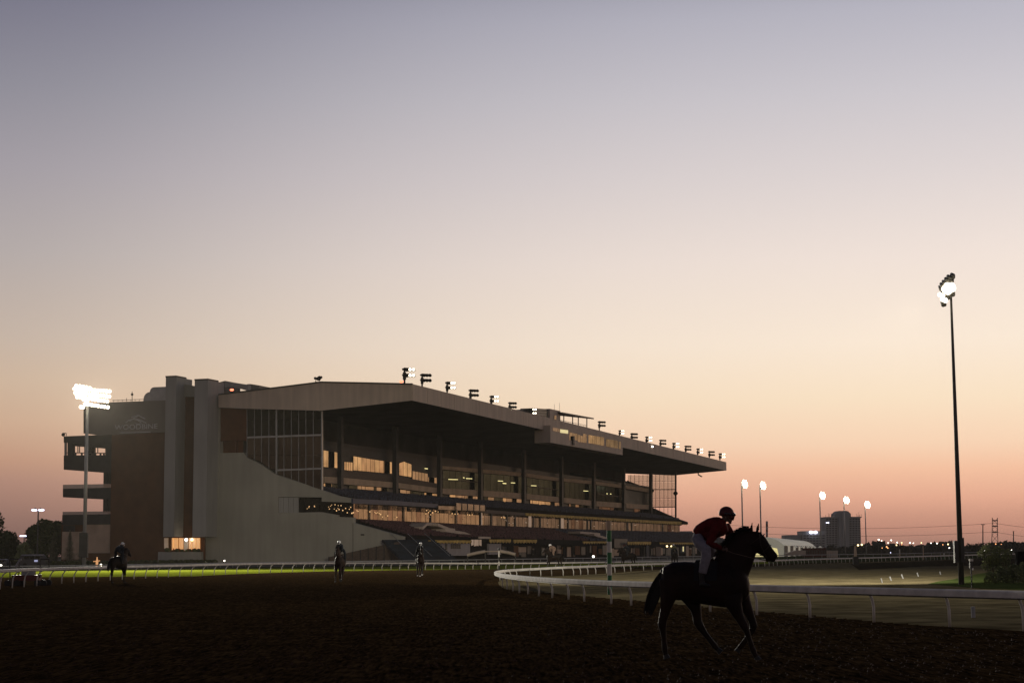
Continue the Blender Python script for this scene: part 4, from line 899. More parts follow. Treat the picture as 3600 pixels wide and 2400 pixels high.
# ------------------------------------------------------------------ track furniture
def striped(name, px, yb, yt, r, bands, label, cat='marker pole', knob=False):
    g = G(px, yb); h = at(px, yt, g.y).z; t = thing(name, g, label, cat)
    z = 0
    for frac, m in bands:
        b = MB(); b.tube([(0, 0, z), (0, 0, z + frac * h)], r, 12); b.build('band', m, t, world=False, smooth=False); z += frac * h
    if knob: b = MB(); b.ball((0, 0, z + r), r * 1.6, 8, 6); b.build('knob', 'black', t, world=False)
    return t
tot = 2088.7 - 1830
striped('marker_pole', 2144, 2088.7, 1830, .10, [((2088.7 - 2021) / tot, 'green_paint'), (40 / tot, 'white_paint'), (40 / tot, 'green_paint'), (38 / tot, 'white_paint'), (39 / tot, 'green_paint'), ((tot - 67.7 - 157) / tot, 'tan_parapet')], 'green and white banded furlong pole just inside the white hairpin rail')
striped('marker_pole', 1754.5, 2003, 1931, .07, [(.22, 'black'), (.2, 'white_paint'), (.22, 'black'), (.3, 'white_paint'), (.06, 'black')], 'slim black and white banded pole at the tip of the hairpin rail', knob=True)
striped('marker_pole', 3246.5, 1966, 1918, .09, [(1, 'tan_parapet')], 'slim pale post standing by the far infield rail')
striped('marker_pole', 3319.5, 1965, 1927, .11, [(.4, 'green_paint'), (.2, 'white_paint'), (.4, 'dark_steel')], 'short dark and white banded post by the far rail near the right mast')
striped('marker_pole', 3163.5, 1962, 1930, .12, [(.5, 'tan_parapet'), (.5, 'white_paint')], 'short pale green post on the far infield rail left of the street lights')
g = G(3417, 2066); t = thing('signal_post', g, 'thin black post with a white topped signal head left of the bush', 'signal post'); k = g.y / FPX
b = MB(); b.tube([(0, 0, 0), (0, 0, 92 * k)], .03, 8); b.build('pole', 'black', t, world=False)
b = MB(); b.box((0, 0, 80 * k), (11 * k, .15, 22 * k)); b.build('signal_head', 'dark_steel', t, world=False)
b = MB(); b.box((0, -.02, 97 * k), (12 * k, .2, 8 * k)); b.build('cap', 'white_paint', t, world=False); b = MB(); b.box((.05, -.1, 66 * k), (5 * k, .08, 8 * k)); b.build('plate', 'white_paint', t, world=False)
for i, (x0, y0, x1, y1) in enumerate(((3097, 2032, 3101, 2048), (3128, 2026, 3133, 2040), (3169, 2018, 3175, 2033), (3224, 2012, 3229, 2026), (3304, 2008, 3307, 2019))):
    g = G(x1, y1); p = at(x0, y0, g.y) - g; b = MB(); b.tube([(0, 0, 0), p], .045, 6)
    o = b.build('marker_stake', 'grey_paint'); o.location = g
    tag(o, 'short white leaning stake in the dark infield, ' + ['nearest and leftmost', 'second from the left', 'the middle one of five', 'fourth from the left', 'farthest, yellowish and rightmost'][i], 'stake', 'white stakes in the infield')
g = G(3422, 2170); k = g.y / FPX; b = MB(); b.tube([(0, 0, 0), (0, 0, 34 * k)], 7.2 * k, 12); b.tube([(0, 0, 34 * k), (0, 0, 38 * k)], [8 * k, 6 * k], 12); o = b.build('standpipe', 'grey_paint', smooth=False); o.location = g
tag(o, 'short capped grey pipe sticking up just behind the near rail at right', 'pipe')
# camera tower on the rail in the distance
g = gx(3007, 225); k = 225 / FPX; t = thing('rail_tower', g, 'pale tapered post with two small yellow lights beside the far infield rail', 'lamp post')
b = MB(); b.tube([(0, 0, 0), (0, 0, at(3007, 1918, 225).z)], [8 * k, 4.5 * k], 4); b.build('post', 'tan_parapet', t, world=False)
b = MB(); b.box((0, 0, .5), (18 * k, 18 * k, 1.0)); b.build('base', 'black', t, world=False)
for px, py in ((3016.5, 1915.5), (3029.5, 1913.6)): 
    b = MB(); b.ball(at(px, py, 225) - g, 3.2 * k, 8, 6); b.build('lamp', 'lamp_warm', t, world=False)
b = MB(); b.tube([at(3005, 1921, 225) - g, at(3030, 1917, 225) - g], .05, 5); b.build('arm', 'dark_steel', t, world=False)

# winner's-circle arch in front of the stand
Y = 250; t = thing('winners_arch', gx(1727, Y), 'low pale arched band over the enclosure in front of the stand, behind the rails', 'arch'); o_ = gx(1727, Y)
for nm, pts, r in (('arch_band', [(1642, 1950), (1675, 1943), (1706, 1937)], .22), ('arch_band', [(1706, 1937.5), (1755, 1937)], .1), ('arch_band', [(1755, 1936), (1785, 1941), (1812, 1948)], .22)):
    b = MB(); b.tube([at(x, y, Y) - o_ for x, y in pts], r, 6); b.build(nm, 'fascia', t, world=False)
for x, y in ((1644, 1951), (1706, 1938), (1812, 1948), (1755, 1937)):
    p = at(x, y, Y) - o_; b = MB(); b.tube([Vector((p.x, p.y, 0)), p], .08, 6); b.build('leg', 'dark_steel', t, world=False)
# small bright ground lamps
for i, (px, py, Y, r, m, lab) in enumerate(((604, 1972, 280, .22, 'lamp_white', 'small round white lamp before the grey parapet, left of four'), (671, 1972, 280, .22, 'lamp_white', 'small round white lamp before the lit lobby, second of four'), (725, 1971, 280, .17, 'lamp_white', 'small round white lamp at the foot of the concrete wall, third of four'), (789, 1970, 280, .12, 'lamp_soft', 'faint small lamp at the foot of the concrete wall, rightmost of four'),
                                   (355, 1985, 235, .16, 'lamp_white', 'bright small lamp on the rail left of the left rider'), (2086, 1955, 260, .17, 'lamp_soft', 'bright small yellow lamp left of the banded pole before the stand'), (1959, 1954, 260, .10, 'lamp_orange', 'faint pink lamp before the middle of the stand'), (2345, 1919, 420, .22, 'lamp_warm', 'yellow lamp under the far awning, left of a pair'), (2360, 1919, 420, .18, 'lamp_warm', 'paler lamp under the far awning, right of a pair'))):
    g = gx(px, Y); p = at(px, py, Y); t = thing('ground_lamp', g, lab, 'lamp'); b = MB(); b.ball(p - g, r, 10, 6); b.build('globe', m, t, world=False); b = MB(); b.tube([(0, 0, 0), (0, 0, p.z)], .04, 5); b.build('stem', 'dark_steel', t, world=False)
g = gx(341, 240); t = thing('lit_statue', g, 'small warmly lit statue at the foot of the brick wall', 'statue'); b = MB(); p = at(341, 1975, 240) - g; b.tube([(0, 0, 0), p, p + Vector((0, 0, .5))], [.12, .18, .08], 8); b.ball(p + Vector((0, 0, .6)), .10, 8, 5); b.build('figure', 'window_warm', t, world=False); b = MB(); b.tube([p + Vector((-.5, 0, .1)), p + Vector((.4, 0, .2))], .06, 6); b.build('arms', 'window_warm', t, world=False)  # warm light on figure and arms is their own emission

# ------------------------------------------------------------------ equipment cart and vehicles at left
g = G(105, 2058); k = g.y / FPX; t = thing('equipment_cart', g, 'dark red maintenance cart with an open frame standing on the turf behind the left rail', 'cart')
cx = lambda px, py: at(px, py, g.y) - g
b = MB(); a = cx(50, 2040); c = cx(138, 2020); b.box(((a.x + c.x) / 2, 0, (a.z + c.z) / 2), (c.x - a.x, 1.2, c.z - a.z)); b.build('body', 'maroon', t, world=False)
for px in (36, 70, 140, 162):
    p = cx(px, 2049); 
    for y in (-.55, .55):
        b = MB(); b.tube([(p.x, y - .08, p.z + .02), (p.x, y + .08, p.z + .02)], .19, 14); b.build('wheel', 'rubber', t, world=False)
for (x0, y0, x1, y1) in ((36, 2040, 33, 1966), (66, 2040, 68, 1968), (140, 2030, 142, 1965), (173, 2000, 173, 1965), (33, 1965, 72, 1964), (142, 1964, 174, 1965)):
    b = MB(); b.tube([cx(x0, y0), cx(x1, y1)], .035, 6); b.build('frame_bar', 'dark_steel', t, world=False)
b = MB(); b.tube([cx(55, 1992), cx(70, 1966), cx(76, 1966)], .07, 6); b.build('lever', 'grey_paint', t, world=False)
b = MB(); a = cx(100, 2018); b.box((a.x, 0, a.z + .1), (.7, .6, .35)); b.build('tank', 'grey_paint', t, world=False)
def vehicle(px0, px1, ytop, Y, label, name='parked_van', tall=True):
    ybot = 1995
    a = at(px0, ytop, Y); c = at(px1, ytop, Y); g = Vector(((a.x + c.x) / 2, Y, 0)); t = thing(name, g, label, 'van' if tall else 'car'); w = c.x - a.x; h = a.z
    b = MB(); b.prism([Vector(p) for p in ((-w / 2, -1, .35), (w / 2, -1, .35), (w / 2, -1, h * .62), (w / 2 - .35, -1, h * .93), (-w / 2 + .1, -1, h * .93), (-w / 2, -1, h * .7))], (0, 2, 0)); b.build('body', 'vehicle_dark', t, world=False)
    b = MB(); b.hexa([Vector(p) for p in ((-w / 2 + .1, -.95, h * .93 + .003), (w / 2 - .4, -.95, h * .93 + .003), (w / 2 - .4, .95, h * .93 + .003), (-w / 2 + .1, .95, h * .93 + .003), (-w / 2 + .3, -.8, h), (w / 2 - .6, -.8, h), (w / 2 - .6, .8, h), (-w / 2 + .3, .8, h))]); b.build('roof', 'vehicle_roof', t, world=False)
    for x in (-w / 2 + .8, w / 2 - .8):
        for y in (-.95, .95):
            b = MB(); b.tube([(x, y - .12, .34), (x, y + .12, .34)], .34, 14); b.build('wheel', 'rubber', t, world=False)
    for k in range(3):
        b = MB(); x = -w / 2 + .5 + k * (w - 1.2) / 3; b.box((x + .5, -1.02, h * .76), ((w - 1.2) / 3 - .12, .03, h * .2)); b.build('window', 'pane_dark', t, world=False)
    return t
v = vehicle(76, 163, 1948, 262, 'dark van with a pale roof parked before the trees at far left'); b = MB(); b.box((.6, -1.05, 1.0), (.5, .04, .28)); b.build('door_badge', 'small_sign', v, world=False)
v = vehicle(-30, 33, 1964, 262, 'low dark car with lit lamp at the left picture edge', 'parked_car', False)
for px, py, m in ((3, 1986, 'lamp_soft'), (-28, 1986, 'lamp_soft')): b = MB(); b.ball(at(px, py, 260.8) - Vector((v.location)), .14, 8, 5, sq=(1.3, 1, .8)); b.build('headlight', m, v, world=False)
# bent double car-park lamp
Y = 300; g = gx(131, Y); t = thing('street_lamp', g, 'double headed white street lamp above the trees at left', 'street lamp'); H = at(131, 1794, Y).z
b = MB(); b.tube([(0, 0, 0), (0, 0, H)], [.16, .11], 8); b.build('pole', 'dark_steel', t, world=False)
for x in (121, 145): 
    p = at(x, 1792, Y) - g; b = MB(); b.ball(p, .5, 10, 6, sq=(1.1, .8, .40)); b.build('lamp', 'lamp_blue', t, world=False); b = MB(); b.tube([Vector((0, 0, H)), p + Vector((0, 0, .25))], [.08, .2], 6); b.build('lamp_hood', 'black', t, world=False)
Y = 330; g = gx(81, Y); t = thing('street_lamp', g, 'flat white lamp glowing in front of the dark trees at far left', 'street lamp'); p = at(81, 1883, Y) - g
b = MB(); b.tube([(0, .5, 0), (0, .5, p.z)], .1, 6); b.build('pole', 'dark_steel', t, world=False); b = MB(); b.box(p, (1.1, .5, .22)); b.build('lamp', 'lamp_blue', t, world=False)

# ------------------------------------------------------------------ vegetation
def leafy(clumps, n, size, m, name, parent, flat=1.0):
    b = MB(); tot = sum(c[3] ** 2 for c in clumps)
    for (x, y, z, r, *sq) in clumps:
        sz = sq[0] if sq else 1
        for _ in range(int(n * r * r / tot)):
            u = Vector((random.gauss(0, 1), random.gauss(0, 1), random.gauss(0, 1))).normalized() * r * random.uniform(.55, 1.08) ** .8; u.z *= sz
            c = Vector((x, y, z)) + u
            if c.z < .05: c.z = random.uniform(.05, .4)
            a = Vector((random.gauss(0, 1), random.gauss(0, 1), random.gauss(0, 1) * flat)).normalized(); w = a.orthogonal().normalized(); s = size * random.uniform(.6, 1.4)
            b.quad(c - a * s, c + w * s * .6, c + a * s, c - w * s * .6)
    return b.build(name, m, parent, world=False)
def tree(px, Y, ytop, wpx, label, m='leaf', n=2600, seed=0, size=.3, name='tree', grp=None):
    random.seed(seed); g = gx(px, Y); H = at(px, ytop, Y).z; w = wpx * Y / FPX / 2
    t = thing(name, g, label, 'tree', group=grp)
    b = MB(); b.tube([(0, 0, 0), (.1, 0, H * .35), (-.1, 0, H * .75)], [H * .035, H * .028, H * .01], 8)
    for k in range(6):
        an = random.uniform(0, 6.28); z = H * random.uniform(.25, .55); b.tube([(0, 0, z), (math.cos(an) * w * .4, math.sin(an) * w * .4, z + H * .15), (math.cos(an) * w * .7, math.sin(an) * w * .7, z + H * .22)], [H * .014, H * .009, .03], 5)
    b.build('trunk', 'bark', t, world=False)
    cl = []
    for k in range(15):
        an = random.uniform(0, 6.28); q = random.random(); z = H * (.22 + .66 * q); rr_ = w * (1 - .55 * abs(q - .35)) * random.uniform(.3, .8)
        cl.append((math.cos(an) * rr_ * .8, math.sin(an) * rr_ * .8, z, w * random.uniform(.28, .5)))
    cl.append((0, 0, H * .85, H * .14)); cl.append((0, 0, H * .5, w * .55))
    leafy(cl, n, size, m, 'crown', t); return t
tree(-40, 330, 1800, 170, 'dark leafy tree cut by the left picture edge', seed=3, n=3500)
tree(20, 340, 1862, 120, 'low dark rounded tree behind the parked vehicles at far left', seed=4)
tree(110, 335, 1850, 90, 'small bushy tree under the flat white lamp', seed=5, m='leaf')
tree(165, 325, 1826, 150, 'broad green tree behind the double street lamp', seed=6, n=4200)
tree(198, 335, 1830, 60, 'full leafy tree touching the annexe wall', seed=8, n=2600)
tree(85, 300, 1905, 70, 'pale green small tree low behind the van roof', seed=9, m='leaf_pale', n=1500)
for i, (px, ytop, wpx) in enumerate(((187, 1872, 60), (245, 1862, 62), (288, 1866, 56))):
    random.seed(20 + i); Y = 285; g = gx(px, Y); H = at(px, ytop, Y).z; w = wpx * Y / FPX / 2
    t = thing('spruce_tree', g, ['young pale spruce standing left of the annexe corner', 'young pale spruce before the annexe wall, middle of three', 'young spruce just left of the big floodlight mast'][i], 'tree', group='young spruces before the annexe')
    b = MB(); b.tube([(0, 0, 0), (0, 0, H)], [.09, .02], 6); b.build('trunk', 'bark', t, world=False)
    b = MB()
    for _ in range(2600):
        q = random.random() ** .7; z = H * (1 - q * .97); r_ = w * q * random.uniform(.2, 1) * (1 + .25 * math.sin(z * 7)); an = random.uniform(0, 6.28); c = Vector((math.cos(an) * r_, math.sin(an) * r_, z - r_ * .12))
        a = Vector((math.cos(an), math.sin(an), -.2)) * .22; wv = a.cross(Vector((0, 0, 1))).normalized() * .07; b.quad(c - a, c + wv, c + a, c - wv)
    b.build('crown', 'spruce', t, world=False)
# bush and undergrowth at right
YB = G(3500, 2050).y
random.seed(31); k = YB / FPX; g = gx(3500, YB + 2); t = thing('bush', g, 'loose green bush with thin upright shoots right of the big mast', 'bush')
cl = []
for px, py, r in ((3465, 1930, 16), (3450, 1945, 14), (3475, 1950, 22), (3490, 1968, 22), (3505, 1935, 17), (3520, 1950, 22), (3540, 1960, 18), (3500, 1985, 26), (3530, 1990, 26), (3470, 1985, 20), (3475, 1915, 9), (3545, 1940, 14)):
    p = at(px, py, YB + 2 + random.uniform(-.3, .3)) - g; cl.append((p.x, p.y, p.z, r * k))
leafy(cl, 3600, .045, 'leaf_pale', 'foliage', t)
b = MB()
for px, py in ((3468, 1905), (3478, 1900), (3455, 1925), (3500, 1918), (3516, 1925), (3540, 1925), (3530, 1935), (3485, 1930)):
    p = at(px, py, YB + 2) - g; b.tube([(p.x * .4, 0, 0), (p.x * .8, 0, p.z * .5), p], [.02, .014, .006], 5)
b.build('stems', 'bark', t, world=False)
g = gx(3560, YB - 1); t = thing('bush', g, 'low dense dark green shrubs spreading below the loose bush at right', 'bush'); cl = []
for px, py, r in ((3480, 2020, 14), (3500, 2030, 18), (3525, 2020, 24), (3550, 2030, 22), (3580, 2018, 28), (3610, 2030, 26), (3470, 2038, 12), (3565, 2000, 18), (3600, 1995, 20), (3515, 2005, 16), (3640, 2010, 30)):
    p = at(px, py, YB - 1 + random.uniform(-.3, .3)) - g; cl.append((p.x, p.y, p.z, r * k))
leafy(cl, 5200, .05, 'leaf_pale', 'foliage', t)
g = gx(3610, YB + 1.5); t = thing('utility_cabinet', g, 'dark green cabinet half hidden by shrubs at the right picture edge', 'cabinet'); p = at(3590, 1977, YB + 1.5) - g
b = MB(); b.box((p.x + .2, 0, p.z / 2 + .3), (60 * k, .5, p.z + .5)); b.build('body', 'kiosk_dark', t, world=False); b = MB(); b.box((p.x + .2, -.03, p.z + .58), (64 * k, .6, .05)); b.build('lid', 'kiosk_dark', t, world=False)
# distant tree belt: individually placed small far trees
random.seed(50)
tl_ = []
x = 2905
while x < 3700:
    Y = random.uniform(820, 1050); big = 34 if x > 3395 else 24
    tl_.append((x, Y, 1936 - random.uniform(.45, 1) * big, random.uniform(30, 60))); x += random.uniform(17, 30)
tl_ += [(3420, 900, 1908, 50), (3455, 900, 1905, 50), (3565, 930, 1903, 60), (3605, 930, 1906, 60), (3108, 950, 1917, 44), (3060, 930, 1919, 30), (3190, 900, 1919, 34), (3275, 950, 1919, 30)]
tl_.sort(key=lambda q: q[0])
farm = None
for i, (px, Y, yt, w) in enumerate(tl_):
    g = gx(px, Y); H = at(px, yt, Y).z; wm = w * Y / FPX / 2; t = thing('distant_tree', g, 'low dark rounded tree in the distant belt on the horizon at right', 'tree', group='distant trees on the horizon')
    if i % 4 == 0 or farm is None:
        cl = [(random.uniform(-.6, .6), random.uniform(-.3, .3), random.uniform(.3, .75), random.uniform(.22, .36)) for _ in range(9)]; cl += [(0, 0, .75, .22), (0, 0, .3, .5)]
        farm = leafy(cl, 700, .09, 'far_leaf', 'crown', t); me = farm.data; b = MB(); b.tube([(0, 0, 0), (0, 0, .6)], .05, 6); tm = b.build('trunk', 'bark', t, world=False).data
        t.scale = (wm, wm, H)
    else:
        put('crown', me, t); put('trunk', tm, t); t.scale = (wm, wm, H); t.rotation_euler = (0, 0, random.choice((0, math.pi)))
# a far wood that closes the horizon
b = MB(); random.seed(51)
for i in range(2600):
    px = random.uniform(2400, 4100); Y = random.uniform(1150, 1400); g = gx(px, Y); r_ = random.uniform(1.5, 3.2); c = g + Vector((0, 0, random.uniform(0, 4.5) * (1 + .4 * math.sin(px / 37)))); a = Vector((random.gauss(0, 1), random.gauss(0, 1), random.gauss(0, 1))).normalized() * r_; w = a.orthogonal().normalized() * r_; b.quad(c - a, c - w, c + a, c + w)
tag(b.build('far_wood', 'far_leaf'), 'long dark wood closing the horizon at the right', 'wood', kind='stuff')
for i in range(14):
    pass

# ------------------------------------------------------------------ distant buildings
Y = 1250; k = Y / FPX; g = gx(2965, Y); t = thing('tower_block', g, 'grey slab tower block with a domed crown and roof aerials', 'tower block')
def pb(px0, px1, y0, y1, y_, dep, m, name, par, g_): 
    a = at(px0, y0, Y) - g_; c = at(px1, y1, Y) - g_; b = MB(); b.box(((a.x + c.x) / 2, y_ + dep / 2, (a.z + c.z) / 2), (c.x - a.x, dep, a.z - c.z)); return b.build(name, m, par, world=False)
pb(2902, 3028, 1817, 1936, 0, 22, 'tower_wall', 'wall', t, g); pb(2901, 3029, 1816, 1819, -.4, 23, 'tower_wall', 'parapet', t, g)
b = MB(); b.prism([at(x, y, Y) - g for x, y in ((2934, 1817), (2937, 1812), (2936, 1806), (2946, 1796), (2952, 1794.5), (2976, 1794.5), (2982, 1796), (2992, 1806), (2991, 1812), (2994, 1817))], (0, 16, 0)); b.build('crown', 'tower_wall', t, world=False)
pb(2946, 2984, 1819, 1936, -2.5, 2.3, 'tower_wall', 'bay', t, g); pb(2958, 2976, 1802, 1936, -4, 1.4, 'tower_wall', 'bay', t, g)
for r_ in range(14):
    for c_ in range(12):
        x = 2905 + c_ * 10.2
        if 2944 < x < 2986: continue
        pb(x, x + 7, 1822 + r_ * 8, 1826 + r_ * 8, -.3, .25, 'tower_glass', 'window', t, g)
for x, y in ((2903, 1808), (2913, 1802), (2916, 1806), (2922, 1803), (2925, 1807), (3012, 1805), (3016, 1808), (3019, 1799), (3022, 1807), (3028, 1806)):
    b = MB(); b.tube([at(x, 1818, Y) - g, at(x, y, Y) - g], .12, 4); b.build('aerial', 'dark_steel', t, world=False)
pb(2904, 2914, 1835, 1838, -.5, .4, 'lamp_blue', 'roof_sign', t, g)
Y = 1100; g = gx(2850, Y); t = thing('office_block', g, 'low dark office block left of the tower with two bright lit signs', 'building')
pb(2760, 2818, 1880, 1936, 0, 15, 'tower_wall', 'wing', t, g); pb(2818.5, 2905, 1866, 1936, -2, 20, 'tower_wall', 'wall', t, g)
for x in (2851.5, 2867): 
    b = MB(); b.ball(at(x, 1870, Y - 4) - g, 1.15, 12, 6, sq=(1.15, .3, .85)); b.build('lit_sign', 'lamp_blue', t, world=False)
for r_ in range(6):
    for c_ in range(7): pb(2823 + c_ * 11, 2831 + c_ * 11, 1880 + r_ * 9, 1884 + r_ * 9, -2.3, .25, 'tower_glass', 'window', t, g)
# red and white chimney mast + pole
Y = 1150; g = gx(2696, Y); t = thing('chimney', g, 'thin red and white banded chimney behind the tent', 'chimney'); H0 = at(2696, 1940, Y).z
ys = [1936, 1888, 1879, 1870, 1860, 1850, 1840, 1831]
for j, (a, c) in enumerate(zip(ys, ys[1:])):
    b = MB(); b.tube([at(2696, a, Y) - g, at(2696, c, Y) - g], [.75, .7], 8); b.build('band', ['grey_paint', 'maroon'][j % 2], t, world=False)
# pylon
Y = 1300; k = Y / FPX; g = gx(3498, Y); t = thing('power_pylon', g, 'grey lattice power pylon above the tree belt at right', 'pylon')
b = MB(); P = lambda x, y, dy=0: at(x, y, Y) - g + Vector((0, dy, 0))
prof = [(1936, 15), (1905, 11), (1880, 10), (1860, 9.5), (1840, 9), (1822, 9)]
for (ya, wa), (yb, wb) in zip(prof, prof[1:]):
    for sx in (-1, 1):
        b.tube([P(3497.5 + sx * wa, ya), P(3497.5 + sx * wb, yb)], .28, 4); b.tube([P(3497.5 + sx * wa, ya), P(3497.5 - sx * wb, yb)], .16, 4)
b.build('lattice', 'dark_steel', t, world=False)
for y in (1829, 1848.5, 1869): b = MB(); b.box(P(3498, y), (20 * k, 1, 4 * k)); b.build('cross_arm', 'dark_steel', t, world=False)
b = MB()
for sx in (3489, 3507): b.tube([P(sx, 1822), P(sx, 1819)], .3, 4)
b.build('peak', 'dark_steel', t, world=False)
for px, yt, lab, T_ in ((3455.5, 1842, 'grey T shaped utility pole left of the power pylon', 1), (3563, 1866, 'thin plain utility pole right of the power pylon', 0)):
    g2 = gx(px, Y); t2 = thing('utility_pole', g2, lab, 'pole'); b = MB(); b.tube([(0, 0, 0), at(px, yt, Y) - g2], [.5, .35], 6); b.build('pole', 'dark_steel', t2, world=False)
    b = MB(); b.box(at(px, yt + 1, Y) - g2, (13 * k * (1 if T_ else .4), .5, 2.2 * k)); b.build('cross_arm', 'dark_steel', t2, world=False)
for i, (a, c, lab) in enumerate((((2560, 1845), (3497, 1838), 'upper'), ((2560, 1868), (3497, 1868), 'lower'), ((3497, 1838), (3900, 1846), 'upper right'), ((3497, 1868), (3900, 1888), 'lower right'))):
    b = MB(); A_1, A_2 = at(*a, Y), at(*c, Y); pts = []
    for q in range(13):
        f = q / 12; p = A_1.lerp(A_2, f); p.z -= 4 * f * (1 - f) * 3.2; pts.append(p)
    b.tube(pts, .13, 4); tag(b.build('power_line', 'dark_steel'), 'thin sagging power line crossing the low sky, %s one' % lab, 'cable')
# street lights glittering on the far road
SL = [(3089, 1896, 3.6, 'lamp_soft'), (3099.5, 1899.5, 2.4, 'lamp_soft'), (3133, 1898, 3.2, 'lamp_soft'), (3122, 1907, 2.4, 'lamp_soft'), (3154, 1906, 2.8, 'lamp_soft'), (3151.5, 1915, 3, 'lamp_warm'), (3170, 1906.5, 3, 'lamp_warm'), (3170, 1913, 2.4, 'lamp_orange'), (3199, 1907, 3.4, 'lamp_soft'), (3211, 1908, 2.5, 'lamp_soft'), (3239, 1907, 3, 'lamp_warm'), (3273, 1908, 2.5, 'lamp_soft'), (3294, 1909, 3, 'lamp_soft'), (3314.6, 1913.6, 2.6, 'lamp_orange'), (3333, 1912, 3.6, 'lamp_warm'), (3337.5, 1925, 3, 'lamp_soft'), (3101, 1925, 2.6, 'lamp_orange'), (3117, 1921, 3.6, 'lamp_orange'), (3121, 1925, 3.2, 'lamp_orange'), (3500.6, 1911, 3, 'lamp_orange'), (3520, 1912, 2, 'lamp_orange'), (3461, 1934.7, 2.6, 'lamp_soft'), (3556, 1932.8, 2.6, 'lamp_soft'), (3131, 1941.5, 2.2, 'lamp_blue')]
hue = {'lamp_soft': 'white', 'lamp_warm': 'yellow', 'lamp_orange': 'orange', 'lamp_blue': 'bluish'}
cnt = {}
NTH = {}
ow = ['first', 'second', 'third', 'fourth', 'fifth', 'sixth', 'seventh', 'eighth', 'ninth', 'tenth']
for m_ in hue:
    for sd_, tx_ in ((0, 'left of the right mast'), (1, 'right of the right mast')):
        q_ = sorted([e for e in SL if e[3] == m_ and (e[0] > 3350) == bool(sd_)])
        for i_, e in enumerate(q_): NTH[SL.index(e)] = '%s of its colour from left, %s' % (ow[i_], tx_)
for px, py, r_, m in SL:
    Y = 780; g = gx(px, Y); p = at(px, py, Y) - g; cnt[m] = cnt.get(m, 0) + 1
    side = 'left of the big right mast' if px < 3350 else 'right of the big right mast'
    t = thing('street_light', g, 'tiny %s horizon light, %s' % (hue[m], NTH[SL.index((px, py, r_, m))]), 'street light', group='%s far street lights, %s' % (hue[m], side))
    b = MB(); b.ball(p, r_ * .72 * Y / FPX, 8, 5); b.build('lamp', m, t, world=False)
    b = MB(); b.tube([(0, 0, 0), (0, 0, max(.5, p.z))], .12, 4); b.build('pole', 'dark_steel', t, world=False)

# ------------------------------------------------------------------ marquee
Y = 520; g = gx(2758, Y); t = thing('marquee', g, 'long white ribbed marquee tent with an arched lit entrance beyond the rails', 'tent')
c0 = at(2758, 1943, Y); eave = at(2758, 1917, Y).z; ridge = at(2700, 1889, Y).z
far_c = gx(2868, Y * 1.42); 
dv = Vector((far_c.x - c0.x, far_c.y - c0.y, 0)); Lm = dv.length; dv.normalize(); nv = Vector((-dv.y, dv.x, 0))   # width direction: left/back
Wd = 10.5
def T(l, w, h): return Vector((c0.x - g.x, c0.y - g.y, 0)) + dv * l + nv * w + Vector((0, 0, h))
bays = 14
def roofprof(q):      # q 0..1 across the width -> (w,h)
    a = math.pi * q; return (Wd * q, eave + (ridge - eave) * math.sin(a) ** .75)
for i in range(bays):
    l0, l1 = Lm * i / bays + .02, Lm * (i + 1) / bays - .02; b = MB(); n = 8
    for j in range(n):
        (w0, h0), (w1, h1_) = roofprof(j / n), roofprof((j + 1) / n); bul = .22
        lm = (l0 + l1) / 2
        b.quad(T(l0, w0, h0), T(lm, w0, h0 + bul), T(lm, w1, h1_ + bul), T(l0, w1, h1_)); b.quad(T(lm, w0, h0 + bul), T(l1, w0, h0), T(l1, w1, h1_), T(lm, w1, h1_ + bul))
    b.build('roof_bay', 'tent_fabric', t, world=False)
    b = MB(); b.quad(T(l0 + .2, .05, 0), T(l1 - .2, .05, 0), T(l1 - .2, .05, eave), T(l0 + .2, .05, eave)); b.build('wall_panel', 'tent_fabric' if i % 2 else 'tent_dark', t, world=False)
    b = MB(); b.tube([T(l0, 0, 0), T(l0, 0, eave)], .12, 5); b.build('pole', 'white_paint', t, world=False)
b = MB(); pts = [T(0, *roofprof(j / 8)) for j in range(9)]; b.quad(*(pts + [T(0, Wd, 0), T(0, Wd * .85, 0), T(0, Wd * .80, eave * .75), T(0, Wd * .5, eave * .95), T(0, Wd * .2, eave * .75), T(0, Wd * .15, 0), T(0, 0, 0)])); o = b.build('gable', 'tent_fabric', t, world=False); triang(o.data)
b = MB(); b.quad(T(2.5, Wd * .1, 0), T(2.5, Wd * .9, 0), T(2.5, Wd * .9, eave), T(2.5, Wd * .1, eave)); b.build('inner_wall', 'window_yellow', t, world=False)  # wall surface emits the entrance light itself
for i, px in enumerate((2798, 2821, 2842, 2863, 2884)):
    Yu = 480; gu = gx(px, Yu); tu = thing('umbrella', gu, 'small white pointed umbrella by the marquee, ' + ['leftmost of five', 'second from the left', 'middle of five', 'fourth from the left', 'rightmost of five'][i], 'umbrella', group='white umbrellas by the marquee'); zt = at(px, 1919, Yu).z
    b = MB(); b.tube([(0, 0, zt - .35), (0, 0, zt + .1)], [.62, .04], 8); b.build('canopy', 'tent_fabric', tu, world=False); b = MB(); b.tube([(0, 0, 0), (0, 0, zt)], .04, 5); b.build('pole', 'dark_steel', tu, world=False)
Y = 470; g = gx(2860, Y); t = thing('red_stall', g, 'low dark red stall beneath the small white umbrellas', 'stall'); a = at(2822, 1926, Y) - g; c = at(2902, 1945, Y) - g
b = MB(); b.box(((a.x + c.x) / 2, 0, a.z / 2), (c.x - a.x, 1.5, a.z)); b.build('body', 'maroon', t, world=False)
for k_ in range(9): b = MB(); b.box((a.x + (k_ + .5) * (c.x - a.x) / 9, -.78, a.z * .55), (.5, .05, a.z * .5)); b.build('panel', 'brown_rail', t, world=False)
Y = 440; g = gx(2924, Y); t = thing('white_barrier', g, 'low pale barrier of panels right of the red stall', 'barrier')
